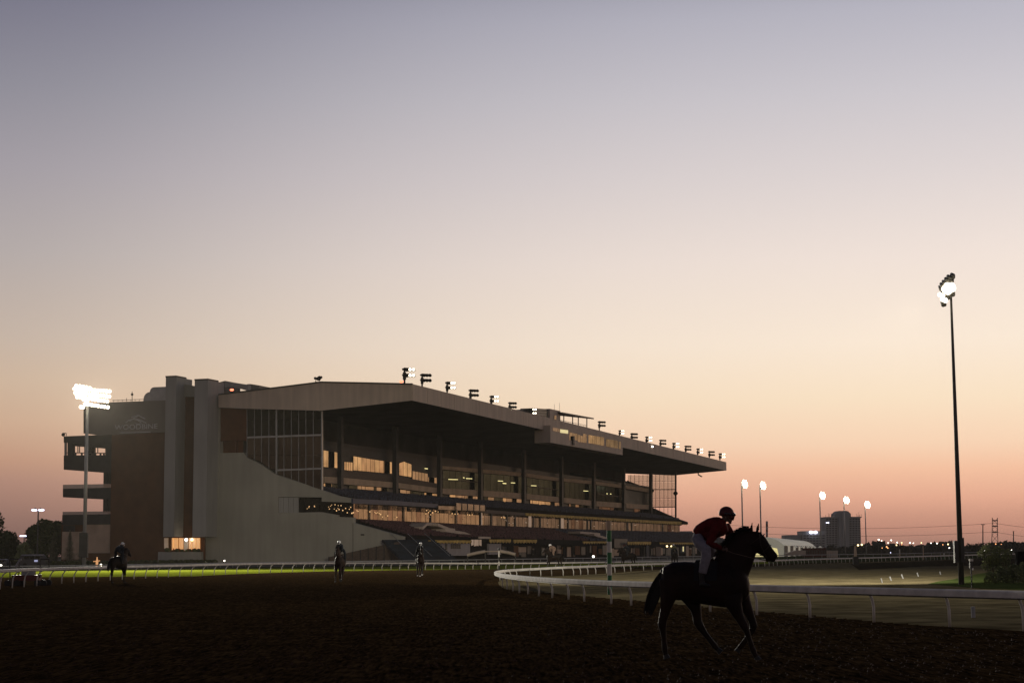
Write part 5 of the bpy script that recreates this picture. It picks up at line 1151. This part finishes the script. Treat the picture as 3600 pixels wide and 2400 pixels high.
for k_ in range(6): p0 = at(2906 + k_ * 6.6, 1934, Y) - g; b = MB(); b.box((p0.x + .2, 0, p0.z / 2), (.42, .05, p0.z)); b.build('panel', 'fascia', t, world=False)
Y = 400; g = gx(2800, Y); t = thing('ramp', g, 'pale sloping ramp before the marquee entrance', 'ramp'); b = MB()
b.prism([at(2763, 1945, Y) - g, at(2802, 1933, Y) - g, at(2833, 1934, Y) - g, at(2833, 1948, Y) - g, at(2763, 1950, Y) - g], (0, 3, 0)); b.build('ramp_slab', 'fascia', t, world=False)
# small building behind the far end of the stand
Y = 640; g = gx(2413, Y); t = thing('annexe_block', g, 'small dark flat block just beyond the far end of the stand', 'building')
pb(2389, 2436, 1866, 1945, 0, 8, 'tower_wall', 'wall', t, g)

# thin dawn haze around everything
hb = MB(); hb.hexa([Vector(p) for p in ((-1450, -140, -1), (1450, -140, -1), (1450, 2450, -1), (-1450, 2450, -1), (-1450, -140, 48), (1450, -140, 48), (1450, 2450, 48), (-1450, 2450, 48))])
hm = bpy.data.materials.new('haze_air'); hm.use_nodes = True; hn = hm.node_tree; hn.nodes.clear(); ho = hn.nodes.new('ShaderNodeOutputMaterial'); hv = hn.nodes.new('ShaderNodeVolumePrincipled')
hv.inputs['Color'].default_value = (.92, .86, .74, 1); hv.inputs['Density'].default_value = .00008; hv.inputs['Anisotropy'].default_value = .05; hn.links.new(hv.outputs[0], ho.inputs['Volume']); MT['haze_air'] = hm
tag(hb.build('haze', 'haze_air'), 'thin pale dawn haze hanging over the whole racecourse', 'haze', kind='stuff')
#ANIMALS
# ------------------------------------------------------------------ horses and riders
KX = 535.8
def HC(cx, cy): return ((cx - 750) / KX * 1.04, (1485 - cy) / KX)
def ring_loft(b, rings, n=14):       # rings: (x, y, z, half_in_plane, half_lateral) along a path in the x-z plane (y lateral)
    pts = [Vector(r[:3]) for r in rings]; i0 = len(b.v)
    R_ = list(rings)
    for k, r in enumerate(R_):
        t = (pts[min(k + 1, len(pts) - 1)] - pts[max(k - 1, 0)]).normalized(); Lt = Vector((0, 1, 0)); Nn = t.cross(Lt)
        if Nn.length < .2: Lt = Vector((1, 0, 0)); Nn = t.cross(Lt)
        Nn.normalize(); Lt = Nn.cross(t).normalized()
        for q in range(n):
            a = 2 * math.pi * q / n; b.v.append(pts[k] + Lt * math.cos(a) * r[4] + Nn * math.sin(a) * r[3])
    for k in range(len(R_) - 1):
        for q in range(n):
            a = i0 + k * n + q; c = i0 + k * n + (q + 1) % n; b.f.append((a, c, c + n, a + n)); b.mi.append(0)
    b.f.append(tuple(i0 + q for q in range(n))[::-1]); b.f.append(tuple(i0 + (len(R_) - 1) * n + q for q in range(n))); b.mi += [0, 0]
def fuse(b, name, m, parent, voxel, smooth_it=4, world=False):     # union of overlapping shapes into one continuous skin
    me = b.mesh('tmp', m); o = bpy.data.objects.new('tmp', me); COL.objects.link(o)
    r = o.modifiers.new('r', 'REMESH'); r.mode = 'VOXEL'; r.voxel_size = voxel
    s = o.modifiers.new('s', 'SMOOTH'); s.factor = .6; s.iterations = smooth_it
    dg = bpy.context.evaluated_depsgraph_get(); ev = o.evaluated_get(dg); nm = bpy.data.meshes.new_from_object(ev); bpy.data.objects.remove(o)
    nm.polygons.foreach_set('use_smooth', [True] * len(nm.polygons)); nm.materials.clear(); nm.materials.append(MT[m])
    q = bpy.data.objects.new(name, nm); COL.objects.link(q); q.parent = parent; WM[q.name] = WM[parent.name]; return q
def limb(b, pts, y, ylat=.85, y2=None):   # pts: (cx,cy,half px)
    y2 = y if y2 is None else y2; R_ = []
    for i, (cx, cy, h) in enumerate(pts):
        x, z = HC(cx, cy); f = i / (len(pts) - 1); h *= 1.13; R_.append((x, y + (y2 - y) * f, z, h / KX, min(h / KX * ylat, .13)))
    ring_loft(b, R_, 12)
    x, y_, z = R_[-1][:3]
GALLOP = dict(
    A=[(446, 760, 94), (438, 860, 82), (412, 960, 56), (395, 1040, 42), (374, 1110, 36), (366, 1160, 37), (373, 1215, 27), (381, 1290, 22), (385, 1355, 24), (388, 1385, 27), (391, 1415, 21), (394, 1432, 24)],
    B=[(560, 830, 110), (610, 930, 74), (645, 1020, 48), (655, 1085, 38), (660, 1140, 38), (682, 1185, 34), (722, 1245, 25), (762, 1298, 22), (795, 1342, 24), (806, 1356, 26), (826, 1378, 20), (834, 1388, 22)],
    C=[(985, 900, 90), (1000, 985, 66), (1032, 1070, 46), (1062, 1130, 36), (1085, 1172, 35), (1103, 1215, 26), (1125, 1290, 21), (1147, 1362, 23), (1156, 1390, 26), (1170, 1425, 20), (1180, 1445, 23)],
    D=[(1035, 890, 80), (1075, 975, 56), (1110, 1055, 41), (1136, 1125, 33), (1150, 1175, 34), (1136, 1215, 26), (1103, 1265, 22), (1066, 1320, 22), (1048, 1345, 25), (1028, 1368, 20), (1018, 1380, 22)])
WALK = dict(
    A=[(446, 760, 94), (438, 860, 82), (412, 960, 56), (400, 1040, 42), (385, 1110, 36), (375, 1160, 37), (372, 1215, 27), (370, 1290, 22), (368, 1355, 24), (370, 1385, 27), (378, 1415, 21), (384, 1432, 24)],
    B=[(470, 800, 105), (500, 900, 78), (520, 980, 52), (515, 1050, 40), (500, 1110, 36), (492, 1160, 37), (500, 1215, 27), (512, 1290, 22), (522, 1355, 24), (526, 1385, 27), (540, 1412, 21), (546, 1428, 24)],
    C=[(985, 900, 90), (990, 985, 66), (1000, 1070, 46), (1006, 1130, 36), (1010, 1172, 35), (1012, 1215, 26), (1015, 1290, 21), (1017, 1362, 23), (1019, 1390, 26), (1028, 1425, 20), (1034, 1440, 23)],
    D=[(1005, 890, 86), (1035, 975, 60), (1065, 1055, 43), (1086, 1125, 33), (1096, 1175, 34), (1092, 1215, 26), (1083, 1290, 22), (1076, 1355, 22), (1077, 1385, 25), (1088, 1412, 20), (1094, 1430, 22)])
def make_horse(label, coat, pose, voxel, mats=True, hair=1.0, group=None):
    t = thing('horse', (0, 0, 0), label, 'horse', group=group)
    b = MB()
    torso = [(352, 740, 850, .09), (375, 680, 915, .17), (410, 636, 945, .23), (480, 596, 948, .275), (560, 592, 940, .285), (650, 600, 962, .29), (750, 602, 985, .30), (850, 585, 1003, .30), (930, 575, 1012, .275), (1000, 600, 1012, .25), (1060, 660, 985, .21), (1105, 720, 940, .16), (1128, 780, 880, .09)]
    R_ = []
    for cx, tp, bt, w in torso:
        x, z0 = HC(cx, bt); _, z1 = HC(cx, tp); R_.append((x, 0, (z0 + z1) / 2, (z1 - z0) / 2, w))
    ring_loft(b, R_, 20)
    neck = [(925, 715, 160, .20), (985, 632, 172, .17), (1032, 552, 155, .14), (1074, 482, 138, .115), (1110, 428, 120, .10), (1150, 395, 98, .088)]
    ring_loft(b, [(*(HC(cx, cy)[:1]), 0, HC(cx, cy)[1], h / KX, w) for cx, cy, h, w in neck], 16)
    for cx, cy, rr0 in ((1118, 392, 74), (1160, 388, 66), (1185, 400, 60)): b.ball((HC(cx, cy)[0], 0, HC(cx, cy)[1]), rr0 / KX, 14, 10, sq=(1, .62, 1))
    head = [(1150, 385, 70, .07), (1184, 412, 92, .098), (1218, 440, 88, .102), (1255, 475, 71, .085), (1290, 511, 58, .066), (1322, 543, 50, .058), (1346, 564, 46, .060), (1364, 575, 34, .045)]
    ring_loft(b, [(*(HC(cx, cy)[:1]), 0, HC(cx, cy)[1], h / KX, w) for cx, cy, h, w in head], 16)
    x, z = HC(1292, 588); b.ball((x, 0, z), .04, 10, 6, sq=(1.3, .8, .7)); x, z = HC(1230, 420)   # chin
    for s in (-1, 1):
        x, z = HC(1228, 432); b.ball((x, s * .088, z), .028, 8, 6); x, z = HC(1366, 552); b.ball((x, s * .035, z), .026, 8, 6)
        e = [HC(1160, 335), HC(1160, 300), HC(1168, 240)] if s < 0 else [HC(1200, 335), HC(1207, 300), HC(1217, 243)]
        ring_loft(b, [(e[0][0], s * .055, e[0][1], .030, .024), (e[1][0], s * .065, e[1][1], .032, .022), (e[2][0], s * .06, e[2][1], .006, .006)], 8)
    for nm, y, y2, la in (('A', -.13, -.12, .9), ('B', .13, .12, .9), ('C', -.14, -.11, .85), ('D', .14, .10, .85)): limb(b, pose[nm], y, la, y2)
    x, z = HC(372, 690); b.ball((x, 0, z), .06, 8, 6)
    body = fuse(b, 'body', coat, t, voxel)
    for nm, y in (('A', -.12), ('B', .12), ('C', -.11), ('D', .10)):
        P = pose[nm]; (ax, ay, _), (cx, cy, h) = P[-2], P[-1]; d = Vector((cx - ax, cy - ay)).normalized()
        p0 = Vector((cx, cy)) - d * 4; p1 = Vector((cx, cy)) + d * 34 + Vector((6, 0)); hb = MB()
        ring_loft(hb, [(HC(*p0)[0], y, HC(*p0)[1], h / KX * .95, .04), (HC(*p1)[0], y, HC(*p1)[1], h / KX * 1.35, .058)], 12); hb.build('hoof', 'hoof_horn', t, world=False)
    # tail and mane: bundles of fine tapering locks
    random.seed(5); b = MB()
    spine = [(356, 700), (335, 765), (305, 850), (275, 930), (250, 1000), (228, 1070)]; wd = [12, 30, 46, 52, 46, 14]
    for k in range(int(260 * hair)):
        o = random.uniform(-1, 1); oy = random.uniform(-1, 1); pts = []; ln = random.uniform(.72, 1.04)
        for i, ((cx, cy), w) in enumerate(zip(spine, wd)):
            f = i / 5 * ln; j = min(4, int(f * 5)); g_ = f * 5 - j; sx = spine[j][0] + (spine[min(5, j + 1)][0] - spine[j][0]) * g_; sy = spine[j][1] + (spine[min(5, j + 1)][1] - spine[j][1]) * g_; ww = wd[i] * (1.0 if i < 5 else 2.6)
            x, z = HC(sx + o * ww * .9, sy + o * ww * .35); pts.append((x, oy * min(ww, 45) / KX * .6, z))
        b.tube(pts, [.012, .014, .013, .011, .008, .002], 3, caps=False)
    b.build('tail', 'mane_hair', t, world=False)
    b = MB(); cr = [(850, 555), (905, 480), (950, 415), (990, 372), (1040, 332), (1095, 310), (1150, 318)]
    for k in range(int(420 * hair)):
        f = random.random() * 5.99; j = int(f); g_ = f - j; cx = cr[j][0] + (cr[j + 1][0] - cr[j][0]) * g_; cy = cr[j][1] + (cr[j + 1][1] - cr[j][1]) * g_ + 28
        up = random.uniform(28, 62); lean = random.uniform(-26, 10) ; sd = random.choice((-1, 1)); x0, z0 = HC(cx, cy); x1, z1 = HC(cx + lean * .5, cy - up); x2, z2 = HC(cx + lean * 1.6 - 12, cy - up * random.uniform(.5, 1.1))
        b.tube([(x0, random.uniform(-.03, .03), z0), (x1, sd * .03, z1), (x2, sd * random.uniform(.03, .10), z2)], [.010, .008, .001], 3, caps=False)
    for k in range(int(60 * hair)):
        x0, z0 = HC(1180 + random.uniform(-12, 12), 330); x1, z1 = HC(1235 + random.uniform(-15, 15), 345 + random.uniform(-10, 20)); b.tube([(x0, random.uniform(-.03, .03), z0), (x1, random.uniform(-.05, .05), z1)], [.009, .001], 3, caps=False)
    b.build('mane', 'mane_hair', t, world=False)
    # tack
    b = MB(); P_ = []
    for cx, cy in ((700, 592), (740, 585), (790, 588), (830, 570)):
        x, z = HC(cx, cy); P_.append((x, 0, z + .0, .035, .17))
    ring_loft(b, P_, 12); b.build('saddle', 'leather', t, world=False)
    b = MB(); n = 9
    for i in range(n - 1):
        a0, a1 = -1.45 + 2.9 * i / (n - 1), -1.45 + 2.9 * (i + 1) / (n - 1)
        q = []
        for cx, a in ((665, a0), (865, a0), (865, a1), (665, a1)):
            x, z = HC(cx, 790); q.append((x, math.sin(a) * .315, z + math.cos(a) * (.39 if cx < 800 else .405)))
        b.quad(*q)
    b.build('saddle_cloth', 'saddle_pad', t, world=False)
    b = MB(); rg = lambda cx, cy, h, w, tilt: [(HC(cx + math.sin(a) * h * tilt[0], cy + math.sin(a) * h * tilt[1])[0], math.cos(a) * w, HC(cx + math.sin(a) * h * tilt[0], cy + math.sin(a) * h * tilt[1])[1]) for a in [2 * math.pi * k / 16 for k in range(17)]]
    b.tube(rg(1275, 496, 66, .082, (.72, -.7)), .008, 4, caps=False); b.tube(rg(1186, 415, 104, .108, (.80, -.6)), .008, 4, caps=False)
    for s in (-1, 1): b.tube([(HC(1228, 350)[0], s * .09, HC(1228, 350)[1]), (HC(1240, 455)[0], s * .10, HC(1240, 455)[1]), (HC(1284, 560)[0], s * .07, HC(1284, 560)[1])], .008, 4)
    b.build('bridle', 'leather', t, world=False)
    b = MB()
    for s in (-1, 1): b.tube([(HC(1282, 590)[0], s * .075, HC(1282, 590)[1]), (HC(1150, 600)[0], s * .17, HC(1150, 560)[1]), (HC(1000, 520)[0], s * .17, HC(1000, 520)[1]), (HC(915, 480)[0], s * .08, HC(915, 480)[1])], .006, 4)
    b.build('reins', 'rein', t, world=False)
    b = MB(); x0, z0 = HC(1236, 352); x1, z1 = HC(1262, 388); b.hexa([Vector(p) for p in ((x0, -.02, z0 - .02), (x1, -.012, z1 - .02), (x1, .012, z1 - .02), (x0, .02, z0 - .02), (x0, -.02, z0 + .012), (x1, -.012, z1 + .012), (x1, .012, z1 + .012), (x0, .02, z0 + .012))]); b.build('blaze', 'white_sock', t, world=False)
    return t
def hand(b, wrist, dirx, s):          # palm, five curled fingers of unequal length
    w = Vector(wrist); b.ball(w + Vector((.035, 0, -.01)), .034, 8, 6, sq=(1.25, .6, .8))
    for k, ln in enumerate((.075, .085, .08, .062)):
        o = w + Vector((.065, 0, .022 - k * .016)); b.tube([o, o + Vector((ln * .5, -s * .012, -.004)), o + Vector((ln * .55, s * .03, -.02)), o + Vector((ln * .2, s * .045, -.022))], [.011, .010, .009, .007], 6)
    o = w + Vector((.03, -s * .01, .03)); b.tube([o, o + Vector((.03, -s * .01, .022)), o + Vector((.06, s * .01, .022))], [.012, .011, .008], 6)
def make_rider(label, jacket, hel, pants, voxel, group=None, upright=False):
    t = thing('person', (0, 0, 0), label, 'person', group=group)
    H2 = lambda cx, cy: HC(cx, cy)
    def path(b, pts, n=12):           # (cx,cy,y,r,rlat)
        ring_loft(b, [(*(H2(p[0], p[1])[:1]), p[2], H2(p[0], p[1])[1], p[3] / KX, (p[4] if len(p) > 4 else p[3]) / KX) for p in pts], n)
    sk = MB()     # body: head with face, neck, arms, legs, hands in one skin
    path(sk, [(690, 372, 0, 44, 75), (740, 310, 0, 50, 78), (810, 265, 0, 52, 90), (870, 243, 0, 46, 85), (905, 232, 0, 28, 34), (930, 212, 0, 27, 28), (945, 180, 0, 38, 36)])
    x, z = H2(945, 165); sk.ball((x, 0, z), .098, 14, 10, sq=(1.05, .82, 1.1))
    x, z = H2(967, 212); sk.ball((x, 0, z), .058, 12, 8, sq=(.9, .85, 1.1)); x, z = H2(993, 205); sk.tube([(x - .01, 0, z + .03), (x + .012, 0, z - .006), (x - .01, 0, z - .014)], [.010, .015, .011], 6)
    x, z = H2(990, 228); sk.ball((x - .01, 0, z), .020, 8, 6, sq=(.7, 1.3, .5)); x, z = H2(978, 246); sk.ball((x - .01, 0, z), .026, 8, 6)
    for s in (-1, 1): x, z = H2(938, 208); sk.ball((x, s * .085, z), .024, 8, 6, sq=(.8, .4, 1.3))
    arms = [[(872, 262, -88, 30, 28), (835, 340, -118, 26, 25), (800, 430, -130, 22, 21), (850, 452, -95, 18, 17), (895, 478, -50, 14, 13)], [(915, 268, 88, 32, 28), (952, 335, 112, 28, 25), (940, 400, 110, 22, 21), (925, 450, 75, 18, 17), (915, 482, 45, 14, 13)]]
    for A__ in arms: ring_loft(sk, [(H2(a, c)[0], y / KX, H2(a, c)[1], r / KX, rl / KX) for a, c, y, r, rl in A__], 10)
    for s, p in ((-1, (905, 484)), (1, (925, 488))): x, z = H2(*p); hand(sk, (x - .02, s * .085, z), 1, s)
    legs = [(685, 375, 55, 50, 46), (725, 430, 110, 46, 44), (780, 488, 150, 40, 38), (768, 570, 165, 36, 34), (745, 650, 168, 30, 28), (735, 720, 168, 22, 22), (738, 760, 168, 20, 20)]
    for s in (-1, 1): ring_loft(sk, [(H2(a, c)[0], s * y / KX, H2(a, c)[1], r / KX * .85, rl / KX * .85) for a, c, y, r, rl in legs], 10)
    fuse(sk, 'body', 'skin', t, voxel * .8, 2)
    jk = MB(); path(jk, [(672, 345, 0, 46, 88), (700, 318, 0, 58, 92), (745, 296, 0, 66, 96), (800, 268, 0, 68, 104), (850, 252, 0, 64, 104), (888, 240, 0, 50, 80), (912, 232, 0, 34, 44), (922, 222, 0, 30, 36)], 16)
    path(jk, [(780, 318, 0, 50, 90), (840, 318, 0, 66, 92), (900, 300, 0, 66, 88), (948, 288, 0, 34, 70)], 12)
    path(jk, [(745, 330, 0, 55, 80), (800, 372, 0, 55, 78), (835, 405, 0, 38, 66)], 12)
    for A__ in arms: ring_loft(jk, [(H2(a, c)[0], y / KX * 1.02, H2(a, c)[1], (r + 13 - (5 if i > 3 else 0)) / KX, (rl + 12 - (4 if i > 3 else 0)) / KX) for i, (a, c, y, r, rl) in enumerate(A__)], 12)
    fuse(jk, 'jacket', jacket, t, voxel, 3)
    pn = MB(); path(pn, [(668, 395, 0, 38, 84), (690, 362, 0, 50, 88), (712, 335, 0, 44, 84)], 14)
    lg = [(684, 378, 48, 56, 50), (718, 432, 105, 54, 50), (775, 492, 150, 50, 44), (776, 560, 165, 46, 40), (758, 630, 168, 43, 38), (742, 700, 168, 38, 34)]
    for s in (-1, 1): ring_loft(pn, [(H2(a, c)[0], s * y / KX, H2(a, c)[1], r / KX, rl / KX) for a, c, y, r, rl in lg], 12)
    fuse(pn, 'trousers', pants, t, voxel, 3)
    for s in (-1, 1):
        bt = MB(); ring_loft(bt, [(H2(742, 690)[0], s * .313, H2(742, 690)[1], .062, .056), (H2(735, 750)[0], s * .313, H2(735, 750)[1], .05, .045), (H2(738, 790)[0], s * .313, H2(738, 790)[1], .05, .042)], 10)
        ring_loft(bt, [(H2(715, 800)[0], s * .313, H2(715, 800)[1], .030, .038), (H2(745, 798)[0], s * .315, H2(745, 798)[1], .040, .044), (H2(790, 806)[0], s * .325, H2(790, 806)[1], .026, .040), (H2(812, 810)[0], s * .33, H2(812, 810)[1], .016, .028)], 10)
        fuse(bt, 'boot', 'boot_black', t, voxel, 2)
    hm = MB(); x, z = H2(940, 162); n = 16
    hm.ball((x, 0, z), .122, 20, 14, sq=(1.06, .88, 1.0)); i_ = [i for i, v in enumerate(hm.v)]
    for v in hm.v:
        if v.z < z - .03: v.z = z - .03 - (v.z - z + .03) * -.25
    x2, z2 = H2(998, 192); hm.tube([(x2 - .05, 0, z2 + .01), (x2 + .02, 0, z2 - .01)], [.07, .055], 10)
    o = hm.build('helmet', hel, t, world=False, smooth=True)
    gg = MB(); x, z = H2(996, 172); gg.tube([(x, -.06, z), (x + .02, -.03, z), (x + .02, .03, z), (x, .06, z)], [.026, .033, .033, .026], 8); gg.tube([(x, -.06, z), (H2(960, 165)[0], -.112, H2(960, 165)[1]), (H2(930, 160)[0], -.118, H2(930, 160)[1])], .012, 5); gg.build('goggles', 'goggle', t, world=False, smooth=True)
    return t
gp = Vector((at(2500, 2290, 30).x, 29.6, 0)); ctr = at(2200 + 750 / 2.6133, 2290, 29.6); gp = Vector((ctr.x, 29.6, 0)); YAW = R(-14)
print('horse at', gp, 'px/m', FPX / 29.6)
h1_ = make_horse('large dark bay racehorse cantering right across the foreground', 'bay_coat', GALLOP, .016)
h1_.location = gp; h1_.rotation_euler = (0, 0, YAW)
r1_ = make_rider('rider in a dark red jacket, red helmet and jeans crouched on the large foreground horse', 'red_jacket', 'helmet_red', 'jeans', .012); r1_.location = gp; r1_.rotation_euler = (0, 0, YAW)
HS = 29.6 * 205 / FPX
h1_.scale = r1_.scale = (HS,) * 3
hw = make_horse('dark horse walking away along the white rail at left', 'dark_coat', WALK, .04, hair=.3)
def place(o, px, py, facing, sc=1.0):
    g = G(px, py); o.location = g; o.rotation_euler = (0, 0, facing); o.scale = (sc,) * 3
def restyle(root, **kw):
    for ch in [c for c in COL.objects if c.parent == root]:
        k = ch.name.split('.')[0]
        if k in kw: ch.material_slots[0].link = 'OBJECT'; ch.material_slots[0].material = MT[kw[k]]
def pair(px, py, facing, hsrc, hl, rl, sc=1.0, **kw):
    hh_ = copy_tree(hsrc) if hsrc is not None else hw; hh_['label'] = hl; place(hh_, px, py, facing, sc); restyle(hh_, **kw)
    rr_ = copy_tree(r1_); rr_['label'] = rl; place(rr_, px, py, facing, sc); restyle(rr_, **kw); return hh_, rr_
pair(415, 2050, R(62), None, 'dark horse walking away along the white rail at left', 'rider in dark clothes on the horse walking away at left, pale cap', helmet='helmet_white', jacket='jacket_dark', trousers='jacket_dark')
pair(1196, 2046, R(-97), h1_, 'dark horse cantering head on towards the camera before the concrete wall', 'rider with a white helmet on the horse coming head on, left of centre', body='bay_coat', helmet='helmet_white', jacket='jacket_dark', trousers='jacket_dark', hoof='hoof_horn')
pair(1477, 2026, R(-80), h1_, 'dark horse with white feet coming head on below the stair flight', 'rider with a white helmet on the horse with white feet', helmet='helmet_white', jacket='jacket_dark', trousers='jacket_dark', hoof='white_sock')
pair(1948, 2003, R(172), hw, 'dark horse walking left on the turf behind the hairpin rail', 'rider in a tan jacket on the horse walking left, before the stand', helmet='helmet_white', jacket='jacket_tan', trousers='jacket_tan')
pair(2208, 1996, R(165), hw, 'dark horse standing behind the rail just right of the banded pole', 'dark rider on the horse just right of the banded pole', helmet='helmet_red', jacket='jacket_dark', trousers='jacket_dark')
pair(2372, 1994, R(100), hw, 'dark horse half hidden behind the rump of the large horse', 'rider in a yellowish jacket just above the rump of the large horse', helmet='helmet_white', jacket='jacket_yellow', trousers='jacket_dark')
for o in [c for c in COL.objects if c.get('category') == 'person' and c is not r1_]: pass
